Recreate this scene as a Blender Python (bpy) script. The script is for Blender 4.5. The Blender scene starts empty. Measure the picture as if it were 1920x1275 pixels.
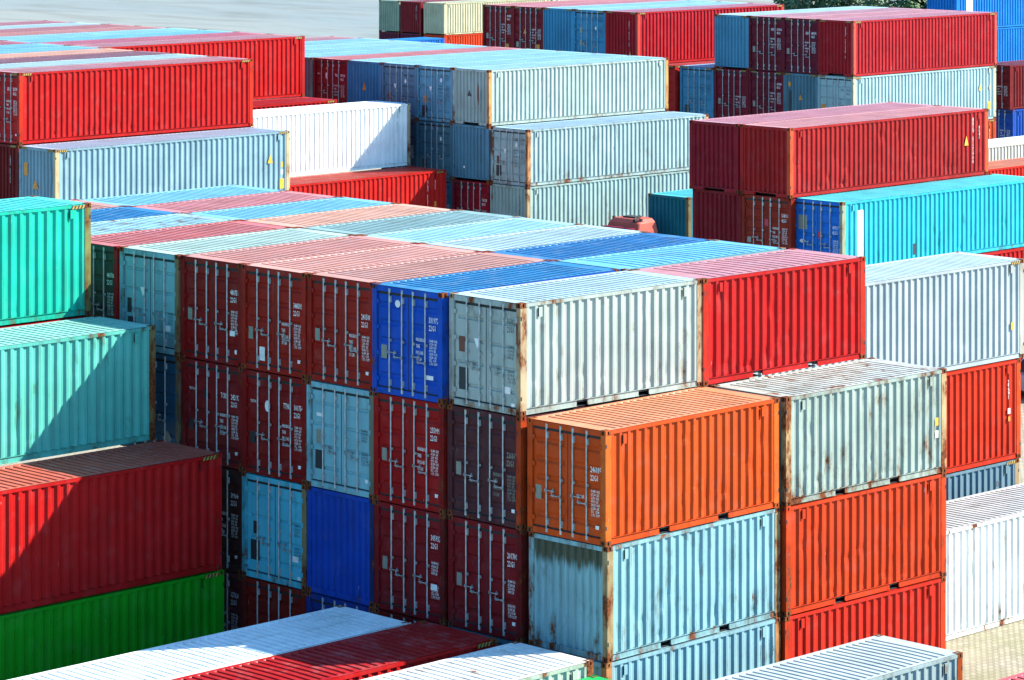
import bpy, math, random
import numpy as np
from mathutils import Vector, noise as mnoise

# ------------------------------------------------------------------ camera, sky, sun
S = bpy.context.scene
C = S.collection
cam_d = bpy.data.cameras.new("camera")
cam = bpy.data.objects.new("camera", cam_d)
C.objects.link(cam)
cam.location = (-52.296, -52.611, 10.594)
cam.rotation_euler = (math.radians(90), 0, math.radians(45.0868 - 90))
cam_d.sensor_fit = 'HORIZONTAL'
cam_d.sensor_width = 36.0
cam_d.lens = 114.28
cam_d.shift_x = -0.0151
cam_d.shift_y = -0.4884
cam_d.clip_start = 1.0
cam_d.clip_end = 6000.0
S.camera = cam
S.render.resolution_x, S.render.resolution_y = 1024, 680

SUN_DIR = Vector((1.0, -0.64, 0.885)).normalized()
SUN_EL = math.asin(SUN_DIR.z)
w = bpy.data.worlds.new("World")
S.world = w
w.use_nodes = True
nt = w.node_tree
nt.nodes.clear()
sky = nt.nodes.new('ShaderNodeTexSky')
sky.sky_type = 'NISHITA'
sky.sun_disc = False
sky.sun_elevation = SUN_EL
sky.sun_rotation = math.atan2(SUN_DIR.x, SUN_DIR.y)
sky.air_density = 1.0
sky.dust_density = 0.6
sky.ozone_density = 2.0
hs = nt.nodes.new('ShaderNodeMix')
hs.data_type = 'RGBA'
hs.blend_type = 'MULTIPLY'
hs.inputs[0].default_value = 1.0
hs.inputs[7].default_value = (0.62, 1.0, 1.22, 1.0)
bg = nt.nodes.new('ShaderNodeBackground')
bg.inputs['Strength'].default_value = 0.12
wo = nt.nodes.new('ShaderNodeOutputWorld')
nt.links.new(sky.outputs[0], hs.inputs[6])
nt.links.new(hs.outputs[2], bg.inputs[0])
nt.links.new(bg.outputs[0], wo.inputs[0])

sun_d = bpy.data.lights.new("sun", 'SUN')
sun_d.energy = 5.0
sun_d.angle = math.radians(0.53)
sun_d.color = (1.0, 0.92, 0.78)
sun = bpy.data.objects.new("sun", sun_d)
C.objects.link(sun)
sun.rotation_euler = (-SUN_DIR).to_track_quat('-Z', 'Y').to_euler()

S.view_settings.view_transform = 'Standard'
S.view_settings.look = 'None'
S.view_settings.exposure = 1.6
S.view_settings.gamma = 1.0
S.cycles.max_bounces = 4
S.cycles.diffuse_bounces = 1

rng = random.Random(7)
GROUND = -10.364
Wd = 2.438
TYPES = {'S': (6.058, 2.591), 'L': (12.192, 2.591), 'H': (12.192, 2.896)}


# ------------------------------------------------------------------ colour helpers
def lin(c):
    c = c / 255.0
    return c / 12.92 if c <= 0.04045 else ((c + 0.055) / 1.055) ** 2.4


def rgb(r, g, b):
    k = 0.92 if min(r, g, b) >= 214 else 0.54
    c = [lin(r), lin(g), lin(b)]
    m = 0.3 * c[0] + 0.6 * c[1] + 0.1 * c[2]
    if k < 0.9:
        c = [max(0.012, m + (x - m) * 1.10) for x in c]
    return (c[0] * k, c[1] * k, c[2] * k, 1.0)


# ------------------------------------------------------------------ materials
def new_mat(name):
    m = bpy.data.materials.new(name)
    m.use_nodes = True
    n = m.node_tree
    n.nodes.clear()
    out = n.nodes.new('ShaderNodeOutputMaterial')
    b = n.nodes.new('ShaderNodeBsdfPrincipled')
    n.links.new(b.outputs[0], out.inputs[0])
    return m, n, b


def node(n, t, **kw):
    x = n.nodes.new(t)
    for k, v in kw.items():
        setattr(x, k, v)
    return x


def mathn(n, op, a, b=None, c=None, clamp=False):
    x = node(n, 'ShaderNodeMath', operation=op, use_clamp=clamp)
    for i, v in enumerate((a, b, c)):
        if v is None:
            continue
        if isinstance(v, (int, float)):
            x.inputs[i].default_value = v
        else:
            n.links.new(v, x.inputs[i])
    return x.outputs[0]


def mixc(n, fac, a, b, mode='MIX'):
    x = node(n, 'ShaderNodeMix', data_type='RGBA', blend_type=mode)
    for sock, v in ((x.inputs[0], fac), (x.inputs[6], a), (x.inputs[7], b)):
        if isinstance(v, (int, float)):
            sock.default_value = v
        elif isinstance(v, tuple):
            sock.default_value = v
        else:
            n.links.new(v, sock)
    return x.outputs[2]


def maprange(n, v, a, b, c=0.0, d=1.0):
    x = node(n, 'ShaderNodeMapRange')
    n.links.new(v, x.inputs[0])
    for i, k in enumerate((a, b, c, d)):
        if isinstance(k, (int, float)):
            x.inputs[1 + i].default_value = k
        else:
            n.links.new(k, x.inputs[1 + i])
    return x.outputs[0]


def noise_tex(n, vec, scale, detail=4.0, rough=0.55):
    x = node(n, 'ShaderNodeTexNoise')
    n.links.new(vec, x.inputs['Vector'])
    x.inputs['Scale'].default_value = scale
    x.inputs['Detail'].default_value = detail
    x.inputs['Roughness'].default_value = rough
    return x.outputs[0]


def seeded_coords(n, scale=(1, 1, 1)):
    tc = node(n, 'ShaderNodeTexCoord')
    at = node(n, 'ShaderNodeAttribute', attribute_type='OBJECT', attribute_name='seed')
    off = node(n, 'ShaderNodeVectorMath', operation='SCALE')
    off.inputs[0].default_value = (1.0, 0.73, 0.41)
    n.links.new(at.outputs['Fac'], off.inputs['Scale'])
    ad = node(n, 'ShaderNodeVectorMath', operation='ADD')
    n.links.new(tc.outputs['Object'], ad.inputs[0])
    n.links.new(off.outputs[0], ad.inputs[1])
    mu = node(n, 'ShaderNodeVectorMath', operation='MULTIPLY')
    n.links.new(ad.outputs[0], mu.inputs[0])
    mu.inputs[1].default_value = scale
    return mu.outputs[0], tc.outputs['Object']


def paint_material(name, rust_bias=0.0, streak=(5.0, 5.0, 0.35), dirt=0.35, rough=0.55, roof=False):
    m, n, b = new_mat(name)
    oi = node(n, 'ShaderNodeObjectInfo')
    ra = node(n, 'ShaderNodeAttribute', attribute_type='OBJECT', attribute_name='rust')
    v1, raw = seeded_coords(n)
    vs, _ = seeded_coords(n, streak)
    vr, _ = seeded_coords(n, (1.0, 1.0, 0.45) if not roof else (1.0, 0.8, 1.0))
    col = oi.outputs['Color']
    big = noise_tex(n, v1, 0.9, 3.0)
    f = maprange(n, big, 0.3, 0.7, 0.86, 1.10)
    cc = node(n, 'ShaderNodeVectorMath', operation='SCALE')
    n.links.new(col, cc.inputs[0])
    n.links.new(f, cc.inputs['Scale'])
    col = cc.outputs[0]
    # chalky fading in patches
    chalk = maprange(n, noise_tex(n, v1, 2.3, 5.0), 0.52, 0.75, 0.0, 0.16 if roof else 0.035)
    col = mixc(n, chalk, col, (0.40, 0.39, 0.37, 1))
    # dirt streaks
    st = noise_tex(n, vs, 1.0, 5.0, 0.6)
    sf = maprange(n, st, 0.50, 0.78, 0.0, dirt)
    sf = mathn(n, 'MULTIPLY', sf, mathn(n, 'MULTIPLY_ADD', ra.outputs['Fac'], 5.0, 0.25, clamp=True))
    col = mixc(n, sf, col, (0.048, 0.038, 0.028, 1))
    # rust: patches, thicker low down
    nz = noise_tex(n, vr, 2.2, 7.0, 0.68)
    sep = node(n, 'ShaderNodeSeparateXYZ')
    n.links.new(raw, sep.inputs[0])
    low = maprange(n, sep.outputs['Z'], 1.5, 0.15, 0.0, 0.07) if not roof else 0.0
    amt = mathn(n, 'ADD', ra.outputs['Fac'], rust_bias)
    amt = mathn(n, 'ADD', amt, low) if not roof else amt
    thr = mathn(n, 'SUBTRACT', 0.80, mathn(n, 'MULTIPLY', amt, 0.5))
    thr2 = mathn(n, 'ADD', thr, 0.07)
    rmask = maprange(n, nz, thr, thr2, 0.0, 1.0)
    fine = noise_tex(n, v1, 14.0, 4.0)
    rcol = mixc(n, maprange(n, fine, 0.35, 0.65, 0.0, 1.0), (0.21, 0.058, 0.016, 1), (0.050, 0.019, 0.011, 1))
    halo = maprange(n, nz, mathn(n, 'SUBTRACT', thr, 0.10), thr, 0.0, 0.40)
    col = mixc(n, halo, col, (0.42, 0.21, 0.10, 1), 'MULTIPLY')
    col = mixc(n, rmask, col, rcol)
    # brown drips running down from the top edge of a stained panel
    dr = node(n, 'ShaderNodeAttribute', attribute_type='OBJECT', attribute_name='drip')
    vd, _ = seeded_coords(n, (7.0, 7.0, 0.15))
    dn = noise_tex(n, vd, 1.0, 3.0, 0.6)
    dz = mathn(n, 'MULTIPLY_ADD', dn, 1.5, sep.outputs['Z'])
    dm = mathn(n, 'MULTIPLY', maprange(n, dz, 2.66, 2.86, 0.0, 0.9), dr.outputs['Fac'])
    col = mixc(n, dm, col, (0.050, 0.044, 0.018, 1))
    # small scratches
    vsx, _ = seeded_coords(n, (9.0, 9.0, 1.3))
    scr = maprange(n, noise_tex(n, vsx, 2.0, 3.0, 0.5), 0.74, 0.78, 0.0, 0.55)
    col = mixc(n, scr, col, (0.36, 0.33, 0.29, 1))
    n.links.new(col, b.inputs['Base Color'])
    rr = maprange(n, st, 0.3, 0.8, rough - 0.12, rough + 0.2)
    rr = mathn(n, 'ADD', rr, mathn(n, 'MULTIPLY', rmask, 0.25), clamp=True)
    n.links.new(rr, b.inputs['Roughness'])
    b.inputs['Specular IOR Level'].default_value = 0.22 if roof else 0.09
    bp = node(n, 'ShaderNodeBump')
    bp.inputs['Strength'].default_value = 0.25
    bp.inputs['Distance'].default_value = 0.02
    n.links.new(noise_tex(n, v1, 3.5, 3.0), bp.inputs['Height'])
    n.links.new(bp.outputs[0], b.inputs['Normal'])
    return m


def plain_material(name, c, rough=0.6, metal=0.0, var=0.15, scale=6.0):
    m, n, b = new_mat(name)
    tc = node(n, 'ShaderNodeTexCoord')
    nz = noise_tex(n, tc.outputs['Object'], scale, 4.0)
    f = maprange(n, nz, 0.3, 0.7, 0.0, 1.0)
    d = tuple(max(0.0, x * (1 - var)) for x in c[:3]) + (1.0,)
    l = tuple(min(1.0, x * (1 + var)) for x in c[:3]) + (1.0,)
    n.links.new(mixc(n, f, d, l), b.inputs['Base Color'])
    b.inputs['Roughness'].default_value = rough
    b.inputs['Metallic'].default_value = metal
    return m


M = {
    'panel': paint_material('weathered_container_paint'),
    'roof': paint_material('faded_roof_paint', rust_bias=0.03, streak=(0.8, 3.0, 1.0), dirt=0.38, rough=0.5, roof=True),
    'frame': paint_material('worn_frame_paint', rust_bias=0.16, dirt=0.45),
    'door': paint_material('worn_door_paint', rust_bias=0.0, dirt=0.30),
    'rust': paint_material('rusty_casting_steel', rust_bias=0.62, dirt=0.4, rough=0.7),
    'dark': plain_material('dark_recess', (0.012, 0.012, 0.014), 0.9),  # near-black puts the shade of holes, pockets and slots into the colour; floors too
    'rubber': plain_material('black_door_rubber', (0.012, 0.013, 0.014), 0.8),
    'zinc': plain_material('galvanised_steel', (0.34, 0.37, 0.37), 0.5, 0.2, 0.3, 9.0),
    'zincd': plain_material('dull_handle_steel', (0.24, 0.26, 0.26), 0.55, 0.2, 0.35, 12.0),
    'white': plain_material('white_lettering', (0.62, 0.62, 0.60), 0.6),
    'black': plain_material('dark_lettering', (0.03, 0.045, 0.055), 0.6),
    'yellow': plain_material('yellow_marking', (0.55, 0.32, 0.015), 0.6),
    'hazard': plain_material('worn_hazard_yellow', (0.32, 0.20, 0.02), 0.7, 0.0, 0.4, 20.0),
    'orange': plain_material('orange_sticker', (0.50, 0.19, 0.015), 0.6),
    'plate': plain_material('metal_data_plate', (0.17, 0.185, 0.15), 0.5, 0.0, 0.35, 30.0),
    'patch': plain_material('black_patch', (0.012, 0.014, 0.018), 0.6),
    'brown': plain_material('brown_residue', (0.12, 0.04, 0.022), 0.8),
    'pink': plain_material('crimson_tag', (0.40, 0.015, 0.04), 0.6),
}


# ------------------------------------------------------------------ mesh helpers
class MB:
    """collects faces; build() makes one mesh with material slots."""

    def __init__(self):
        self.v, self.f, self.mi = [], [], []

    def box(self, x0, x1, y0, y1, z0, z1, mi=0):
        k = len(self.v)
        self.v += [(x0, y0, z0), (x1, y0, z0), (x1, y1, z0), (x0, y1, z0),
                   (x0, y0, z1), (x1, y0, z1), (x1, y1, z1), (x0, y1, z1)]
        for q in ((0, 3, 2, 1), (4, 5, 6, 7), (0, 1, 5, 4), (1, 2, 6, 5), (2, 3, 7, 6), (3, 0, 4, 7)):
            self.f.append(tuple(k + i for i in q))
            self.mi.append(mi)

    def poly(self, pts, mi=0):
        k = len(self.v)
        self.v += [tuple(p) for p in pts]
        self.f.append(tuple(range(k, k + len(pts))))
        self.mi.append(mi)

    def tube(self, p0, p1, r, n=8, mi=0, caps=True):
        p0, p1 = Vector(p0), Vector(p1)
        d = (p1 - p0).normalized()
        a = d.orthogonal().normalized()
        bq = d.cross(a)
        k = len(self.v)
        for p in (p0, p1):
            for i in range(n):
                t = 2 * math.pi * i / n
                self.v.append(tuple(p + (a * math.cos(t) + bq * math.sin(t)) * r))
        for i in range(n):
            j = (i + 1) % n
            self.f.append((k + i, k + j, k + n + j, k + n + i))
            self.mi.append(mi)
        if caps:
            self.f.append(tuple(k + i for i in reversed(range(n))))
            self.f.append(tuple(k + n + i for i in range(n)))
            self.mi += [mi, mi]

    def grid(self, P, mi=0):
        """P: array (a, b, 3)"""
        a, b = P.shape[:2]
        k = len(self.v)
        self.v += [tuple(map(float, p)) for p in P.reshape(-1, 3)]
        for i in range(a - 1):
            for j in range(b - 1):
                self.f.append((k + i * b + j, k + (i + 1) * b + j, k + (i + 1) * b + j + 1, k + i * b + j + 1))
                self.mi.append(mi)

    def mesh(self, name, mats):
        me = bpy.data.meshes.new(name)
        me.from_pydata(self.v, [], self.f)
        for m in mats:
            me.materials.append(m)
        if len(mats) > 1:
            me.polygons.foreach_set('material_index', self.mi)
        me.update()
        return me


def link(name, me, parent=None, color=None, seed=None, rust=None):
    o = bpy.data.objects.new(name, me)
    C.objects.link(o)
    if parent is not None:
        o.parent = parent
    if color is not None:
        o.color = color
    if seed is not None:
        o['seed'] = float(seed)
    if rust is not None:
        o['rust'] = float(rust)
    return o


def tag(o, label=None, category=None, group=None, kind=None):
    for k, v in (('label', label), ('category', category), ('group', group), ('kind', kind)):
        if v:
            o[k] = v
    return o


# ------------------------------------------------------------------ container part meshes
CACHE = {}


def cached(key, fn):
    if key not in CACHE:
        CACHE[key] = fn()
    return CACHE[key]


def corr_profile(length, pitch, flat, slope, depth):
    n = max(1, round((length - flat) / pitch))
    s = (length - flat) / (n * pitch)
    xs, ds = [0.0], [0.0]
    x = 0.0
    for _ in range(n):
        inner = pitch - flat - 2 * slope
        for dx, d in ((flat, 0.0), (slope, depth), (inner, depth), (slope, 0.0)):
            x += dx * s
            xs.append(x)
            ds.append(d)
    xs.append(x + flat)
    ds.append(0.0)
    return np.array(xs), np.array(ds)


def side_mesh(L, H, sgn, dents=None, nz=1):
    xs, ds = corr_profile(L - 0.40, 0.282, 0.076, 0.066, 0.044)
    xs = xs - (L - 0.40) / 2
    if abs(xs[-1] - (L - 0.40) / 2) > 1e-6:
        xs = xs * ((L - 0.40) / 2) / xs[-1]
    zs = np.linspace(0.175, H - 0.10, nz + 1)
    X, Z = np.meshgrid(xs, zs, indexing='ij')
    D = np.repeat(ds[:, None], len(zs), 1)
    if dents:
        r = random.Random(dents[0])
        for _ in range(dents[1]):
            cx, cz = r.uniform(-L / 2 + .4, L / 2 - .4), 0.3 + (H - 0.6) * r.random() ** 2.6
            a, sx, sz = r.uniform(0.006, 0.024), r.uniform(0.05, 0.16), r.uniform(0.05, 0.22)
            D = D + a * np.exp(-((X - cx) / sx) ** 2 - ((Z - cz) / sz) ** 2)
        o = dents[0] * 3.7
        for i in range(X.shape[0]):
            for j in range(1, X.shape[1] - 1):
                X[i, j] += 0.0035 * mnoise.noise((X[i, j] * 1.7 + o, Z[i, j] * 2.3, 0.3))
    P = np.stack([X, sgn * (Wd / 2 - 0.014 - D), Z], -1)
    m = MB()
    m.grid(P)
    # top flange closing the panel under the rail
    m.box(-L / 2 + .19, L / 2 - .19, *sorted((sgn * (Wd / 2 - 0.065), sgn * (Wd / 2 - 0.05))), H - 0.13, H - 0.09)
    return m.mesh('side_panel', [M['panel']])


def roof_mesh(L, H, seed, bow=0.0, pitch=0.235):
    xs, ds = corr_profile(L - 0.62, pitch, pitch - 0.096, 0.005, 0.042)
    xs = xs - (L - 0.62) / 2
    xs = np.concatenate([[-L / 2 + .02], xs, [L / 2 - .02]])
    ds = np.concatenate([[0], ds, [0]])
    e = Wd / 2 - 0.03
    ys = np.array([-e, -e + .115, -e + .145, -.7, -.35, 0, .35, .7, e - .145, e - .115, e])
    mask = np.array([0, 0, 1, 1, 1, 1, 1, 1, 1, 0, 0.])
    X, Y = np.meshgrid(xs, ys, indexing='ij')
    Z = np.full_like(X, H - 0.010) - ds[:, None] * mask[None, :]
    q = 1 - (Y / e) ** 2
    inner = np.ones_like(X)
    inner[0, :] = inner[-1, :] = 0
    X = X + bow * q * inner
    for i in range(X.shape[0]):
        for j in range(1, X.shape[1] - 1):
            k = mnoise.noise((X[i, j] * 0.8 + seed * 5.1, Y[i, j] * 0.9, 1.7))
            Z[i, j] += (0.006 * k - 0.004) * inner[i, j]
            X[i, j] += inner[i, j] * 0.02 * mnoise.noise((X[i, j] * 0.5 + seed * 2.3, Y[i, j] * 0.8, 9.1)) * q[i, j]
    m = MB()
    m.grid(np.stack([X, Y, Z], -1))
    return m.mesh('roof_panel', [M['roof']])


def end_mesh(L, H, sgn, dents=0):
    xs, ds = corr_profile(Wd - 0.30, 0.235, 0.080, 0.034, 0.060)
    ys = xs - (Wd - 0.30) / 2
    nz = 10 if dents else 1
    zs = np.linspace(0.15, H - 0.10, nz + 1)
    Y, Z = np.meshgrid(ys, zs, indexing='ij')
    D = np.repeat(ds[:, None], len(zs), 1)
    if dents:
        r = random.Random(dents)
        for _ in range(9):
            cy, cz = r.uniform(-1, 1), r.uniform(.3, H - .5)
            D = D + r.uniform(-.01, .03) * np.exp(-((Y - cy) / .2) ** 2 - ((Z - cz) / .3) ** 2)
    P = np.stack([sgn * (L / 2 - 0.03 - D), Y, Z], -1)
    m = MB()
    m.grid(P)
    return m.mesh('end_panel', [M['panel']])


def post_mesh(L, H, sx, sy):
    m = MB()
    x0, x1 = sorted((sx * (L / 2 - 0.004), sx * (L / 2 - 0.195)))
    y0, y1 = sorted((sy * (Wd / 2 - 0.004), sy * (Wd / 2 - 0.060)))
    m.box(x0, x1, y0, y1, 0.119, H - 0.119)
    x0, x1 = sorted((sx * (L / 2 - 0.005), sx * (L / 2 - 0.075)))
    y0, y1 = sorted((sy * (Wd / 2 - 0.0615), sy * (Wd / 2 - 0.155)))
    m.box(x0, x1, y0, y1, 0.119, H - 0.119)
    # near-black blocks painting the shade of lashing cut-outs, top and bottom of the post
    for z in (0.36, H - 0.40):
        xa, xb = sorted((sx * (L / 2 - 0.012), sx * (L / 2 - 0.045)))
        ya, yb = sorted((sy * (Wd / 2 - 0.0005), sy * (Wd / 2 - 0.010)))
        m.box(xa, xb, ya, yb, z, z + 0.09, 1)
    return m.mesh('corner_post', [M['frame'], M['dark']])


def casting_mesh(L, H, sx, sy, sz):
    """ISO corner casting: block with an oval hole in each outer face."""
    m = MB()
    lx, ly, lz = 0.178, 0.162, 0.118
    X = lambda t: sx * (L / 2 - t)
    Y = lambda t: sy * (Wd / 2 - t)
    Z = (lambda t: H - t) if sz > 0 else (lambda t: t)

    def face(fn, a, b, ra, rb):
        ring_o, ring_i, ring_d = [], [], []
        n = 12
        for i in range(n):
            t = 2 * math.pi * (i + 0.5) / n
            ct, st = math.cos(t), math.sin(t)
            k = 1 / max(abs(ct), abs(st))
            ring_o.append((a / 2 + a / 2 * ct * k, b / 2 + b / 2 * st * k))
            ring_i.append((a / 2 + ra * ct, b / 2 + rb * st))
        for i in range(n):
            j = (i + 1) % n
            m.poly([fn(*ring_o[i], 0), fn(*ring_o[j], 0), fn(*ring_i[j], 0), fn(*ring_i[i], 0)])
            m.poly([fn(*ring_i[i], 0), fn(*ring_i[j], 0), fn(*ring_i[j], .035), fn(*ring_i[i], .035)], 1)
        m.poly([fn(*p, .035) for p in ring_i], 1)  # oval hole walls and floor coloured near-black for the shade inside

    face(lambda a, b, d: (X(d), Y(a), Z(b)), ly, lz, 0.030, 0.040)
    face(lambda a, b, d: (X(a), Y(d), Z(b)), lx, lz, 0.026, 0.042)
    face(lambda a, b, d: (X(a), Y(b), Z(d)), lx, ly, 0.060, 0.034)
    m.poly([(X(lx), Y(0), Z(0)), (X(lx), Y(ly), Z(0)), (X(lx), Y(ly), Z(lz)), (X(lx), Y(0), Z(lz))])
    m.poly([(X(0), Y(ly), Z(0)), (X(lx), Y(ly), Z(0)), (X(lx), Y(ly), Z(lz)), (X(0), Y(ly), Z(lz))])
    m.poly([(X(0), Y(0), Z(lz)), (X(lx), Y(0), Z(lz)), (X(lx), Y(ly), Z(lz)), (X(0), Y(ly), Z(lz))])
    return m.mesh('corner_casting', [M['rust'], M['dark']])


def top_side_rail(L, H, s):
    m = MB()
    y0, y1 = sorted((s * (Wd / 2 - 0.006), s * (Wd / 2 - 0.062)))
    m.box(-L / 2 + .1785, L / 2 - .1785, y0, y1, H - 0.098, H - 0.022)
    return m.mesh('top_rail', [M['frame']])


def top_end_rail(L, H, s, door):
    m = MB()
    x0, x1 = sorted((s * (L / 2 - 0.012), s * (L / 2 - 0.085)))
    m.box(x0, x1, -Wd / 2 + .1625, Wd / 2 - .1625, H - (0.150 if door else 0.125), H - 0.024)
    return m.mesh('top_rail', [M['frame']])


def bottom_side_rail(L, H, s, pockets):
    m = MB()
    y0, y1 = sorted((s * (Wd / 2 - 0.030), s * (Wd / 2 - 0.060)))
    f0, f1 = sorted((s * (Wd / 2 - 0.004), s * (Wd / 2 - 0.0295)))
    a, b = -L / 2 + .1785, L / 2 - .1785
    m.box(a, b, f0, f1, 0.164, 0.174)
    cuts = [a, b] if not pockets else [a, -1.025 - .18, -1.025 + .18, 1.025 - .18, 1.025 + .18, b]
    for i in range(0, len(cuts), 2):
        m.box(cuts[i], cuts[i + 1], y0, y1, 0.030, 0.1635)
        m.box(cuts[i], cuts[i + 1], f0, f1, 0.022, 0.030)
    if pockets:
        g0, g1 = sorted((s * (Wd / 2 - 0.062), s * (Wd / 2 - 0.40)))
        for c in (-1.025, 1.025):  # pocket linings near-black, the shade inside put into their colour
            m.box(c - .18, c + .18, g0, g1, 0.150, 0.158, 1)
            m.box(c - .18, c + .18, g0, g1, 0.008, 0.016, 1)
            h0, h1 = sorted((s * (Wd / 2 - 0.40), s * (Wd / 2 - 0.41)))
            m.box(c - .18, c + .18, h0, h1, 0.008, 0.158, 1)
    return m.mesh('bottom_rail', [M['frame'], M['dark']] if pockets else [M['frame']])


def bottom_end_rail(L, H, s, goose):
    m = MB()
    x0, x1 = sorted((s * (L / 2 - 0.014), s * (L / 2 - 0.10)))
    if goose:
        m.box(x0, x1, -Wd / 2 + .1625, -0.52, 0.012, 0.149)
        m.box(x0, x1, 0.52, Wd / 2 - .1625, 0.012, 0.149)
        m.box(x0, x1, -0.5195, 0.5195, 0.115, 0.149)
    else:
        m.box(x0, x1, -Wd / 2 + .1625, Wd / 2 - .1625, 0.012, 0.149)
    return m.mesh('bottom_rail', [M['frame']])


def floor_mesh(L, H):
    m = MB()
    m.box(-L / 2 + .11, L / 2 - .11, -Wd / 2 + .07, Wd / 2 - .07, 0.10, 0.145)
    for k in range(int(L / .5)):
        x = -L / 2 + .3 + k * .5
        m.box(x, x + .05, -Wd / 2 + .07, Wd / 2 - .07, 0.04, 0.0995)
    return m.mesh('floor_frame', [M['dark']])


DOOR_Y = Wd / 2 - 0.165


def door_mesh(L, H, side, style):
    """one leaf; side +1 is the left leaf as seen (larger y)."""
    ya, yb = (0.014, DOOR_Y) if side > 0 else (-DOOR_Y, -0.014)
    z0, z1 = 0.185, H - 0.225
    hgt = z1 - z0
    zs, ds = [z0], [0.0]
    if style == 'wide':
        n, g, sl, dp = 5, 0.16, 0.045, 0.036
    else:
        n, g, sl, dp = 4, 0.085, 0.020, 0.032
    for k in range(n):
        c = z0 + hgt * (k + 0.62) / (n + 0.2)
        for dz, d in ((-g / 2, 0), (-g / 2 + sl, dp), (g / 2 - sl, dp), (g / 2, 0)):
            zs.append(c + dz)
            ds.append(d)
    zs.append(z1)
    ds.append(0)
    ys = np.array([ya, ya + .075, ya + .10, (ya + yb) / 2, yb - .10, yb - .075, yb])
    mk = np.array([0, 0, 1, 1, 1, 0, 0.])
    Zg, Yg = np.meshgrid(np.array(zs), ys, indexing='ij')
    Xg = -L / 2 + 0.060 + np.array(ds)[:, None] * mk[None, :]
    m = MB()
    m.grid(np.stack([Xg, Yg, Zg], -1))
    xb = -L / 2 + .060
    for za, zb in ((z0, z1),):
        m.poly([(xb, ya, za), (xb + .05, ya, za), (xb + .05, ya, zb), (xb, ya, zb)])
        m.poly([(xb, yb, za), (xb + .05, yb, za), (xb + .05, yb, zb), (xb, yb, zb)])
    m.poly([(xb, ya, z1), (xb + .05, ya, z1), (xb + .05, yb, z1), (xb, yb, z1)])
    # hinges along the outer edge
    yo = yb if side > 0 else ya
    for fz in (0.08, 0.36, 0.64, 0.92):
        z = z0 + hgt * fz
        m.box(-L / 2 + .012, -L / 2 + .058, *sorted((yo - side * .05, yo + side * .055)), z - .05, z + .05)
        m.tube((-L / 2 + .008, yo + side * .035, z - .06), (-L / 2 + .008, yo + side * .035, z + .06), .014, 6)
    return m.mesh('door', [M['door']])


def gasket_mesh(L, H, side):
    ya, yb = (0.0, DOOR_Y + .012) if side > 0 else (-DOOR_Y - .012, 0.0)
    x0, x1 = -L / 2 + .066, -L / 2 + .108
    m = MB()
    m.box(x0, x1, ya, yb, H - 0.2245, H - 0.1515)
    m.box(x0, x1, ya, yb, 0.1505, 0.1845)
    m.box(x0, x1, *((ya, ya + .0135) if side > 0 else (yb - .0135, yb)), 0.1846, H - 0.2246)
    m.box(x0, x1, *((yb - .0118, yb) if side > 0 else (ya, ya + .0118)), 0.1846, H - 0.2246)
    return m.mesh('door_gasket', [M['rubber']])


def rod_mesh(L, H, y):
    m = MB()
    x = -L / 2 + .022
    m.tube((x, y, 0.07), (x, y, H - 0.06), 0.017, 8)
    for z in (0.115, H - 0.115):
        m.box(x - .022, x + .010, y - .055, y + .004, z - .045, z + .045)
    for z in (0.30, H - 0.32, H * 0.5):
        h = .075 if z != H * .5 else .03
        m.box(x - .024, x + .037, y - .050, y - .012, z - h, z + h)
    return m.mesh('lock_rod', [M['zinc']])


def handle_mesh(L, H, y, dirn, z):
    m = MB()
    x = -L / 2 - .002
    m.box(x - .012, x + .002, *sorted((y, y + dirn * .27)), z - .011, z + .011)
    m.box(x - .012, x + .016, y - .026, y + .026, z - .030, z + .030)
    m.box(x - .014, x + .058, *sorted((y + dirn * .19, y + dirn * .225)), z - .030, z + .022)
    m.tube((x - .012, y + dirn * .22, z + .02), (x - .012, y + dirn * .25, z + .07), .010, 6)
    return m.mesh('handle', [M['zincd']])


def vent_mesh(L, H, s, flip):
    m = MB()
    y0, y1 = sorted((s * (Wd / 2 - 0.013), s * (Wd / 2 + 0.022)))
    x = flip * (L / 2 - 0.62)
    m.box(x - .055, x + .055, y0, y1, H - .36, H - .14)
    xl = x - .0565
    m.box(xl, xl + .0012, *sorted((s * (Wd / 2 - 0.010), s * (Wd / 2 + 0.018))), H - .35, H - .15, 1)  # thin near-black sheet painting a shaded vent opening
    return m.mesh('vent', [M['panel'], M['dark']])


def hazard_side(L, H, flip):
    """black and yellow stripes on the end of the top side rail"""
    m = MB()
    y = -Wd / 2 - 0.002
    xa = flip * (L / 2 - .19)
    xb = xa - flip * .42
    x0, x1 = min(xa, xb), max(xa, xb)
    z0, z1 = H - .125, H - .035
    m.box(x0, x1, y, y + .007, z0, z1, 0)
    n = 4
    stp = (x1 - x0) / n
    for k in range(n):
        a = x0 + k * stp
        m.poly([(a, y - .002, z0), (a + stp * .5, y - .002, z0), (a + stp * .98, y - .002, z1), (a + stp * .48, y - .002, z1)], 1)
    return m.mesh('hazard_strip', [M['patch'], M['hazard']])


def hazard_end(L, H, s):
    m = MB()
    x = -L / 2 + .006
    ya = s * (Wd / 2 - .18)
    yb = ya - s * .36
    y0, y1 = min(ya, yb), max(ya, yb)
    z0, z1 = H - .115, H - .028
    m.box(x, x + .0055, y0, y1, z0, z1, 0)
    n = 5
    stp = (y1 - y0) / n
    for k in range(n):
        a = y0 + k * stp
        m.poly([(x - .002, a, z1), (x - .002, a + stp * .5, z1), (x - .002, a + stp * .98, z0), (x - .002, a + stp * .48, z0)], 1)
    return m.mesh('hazard_strip', [M['patch'], M['hazard']])


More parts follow.
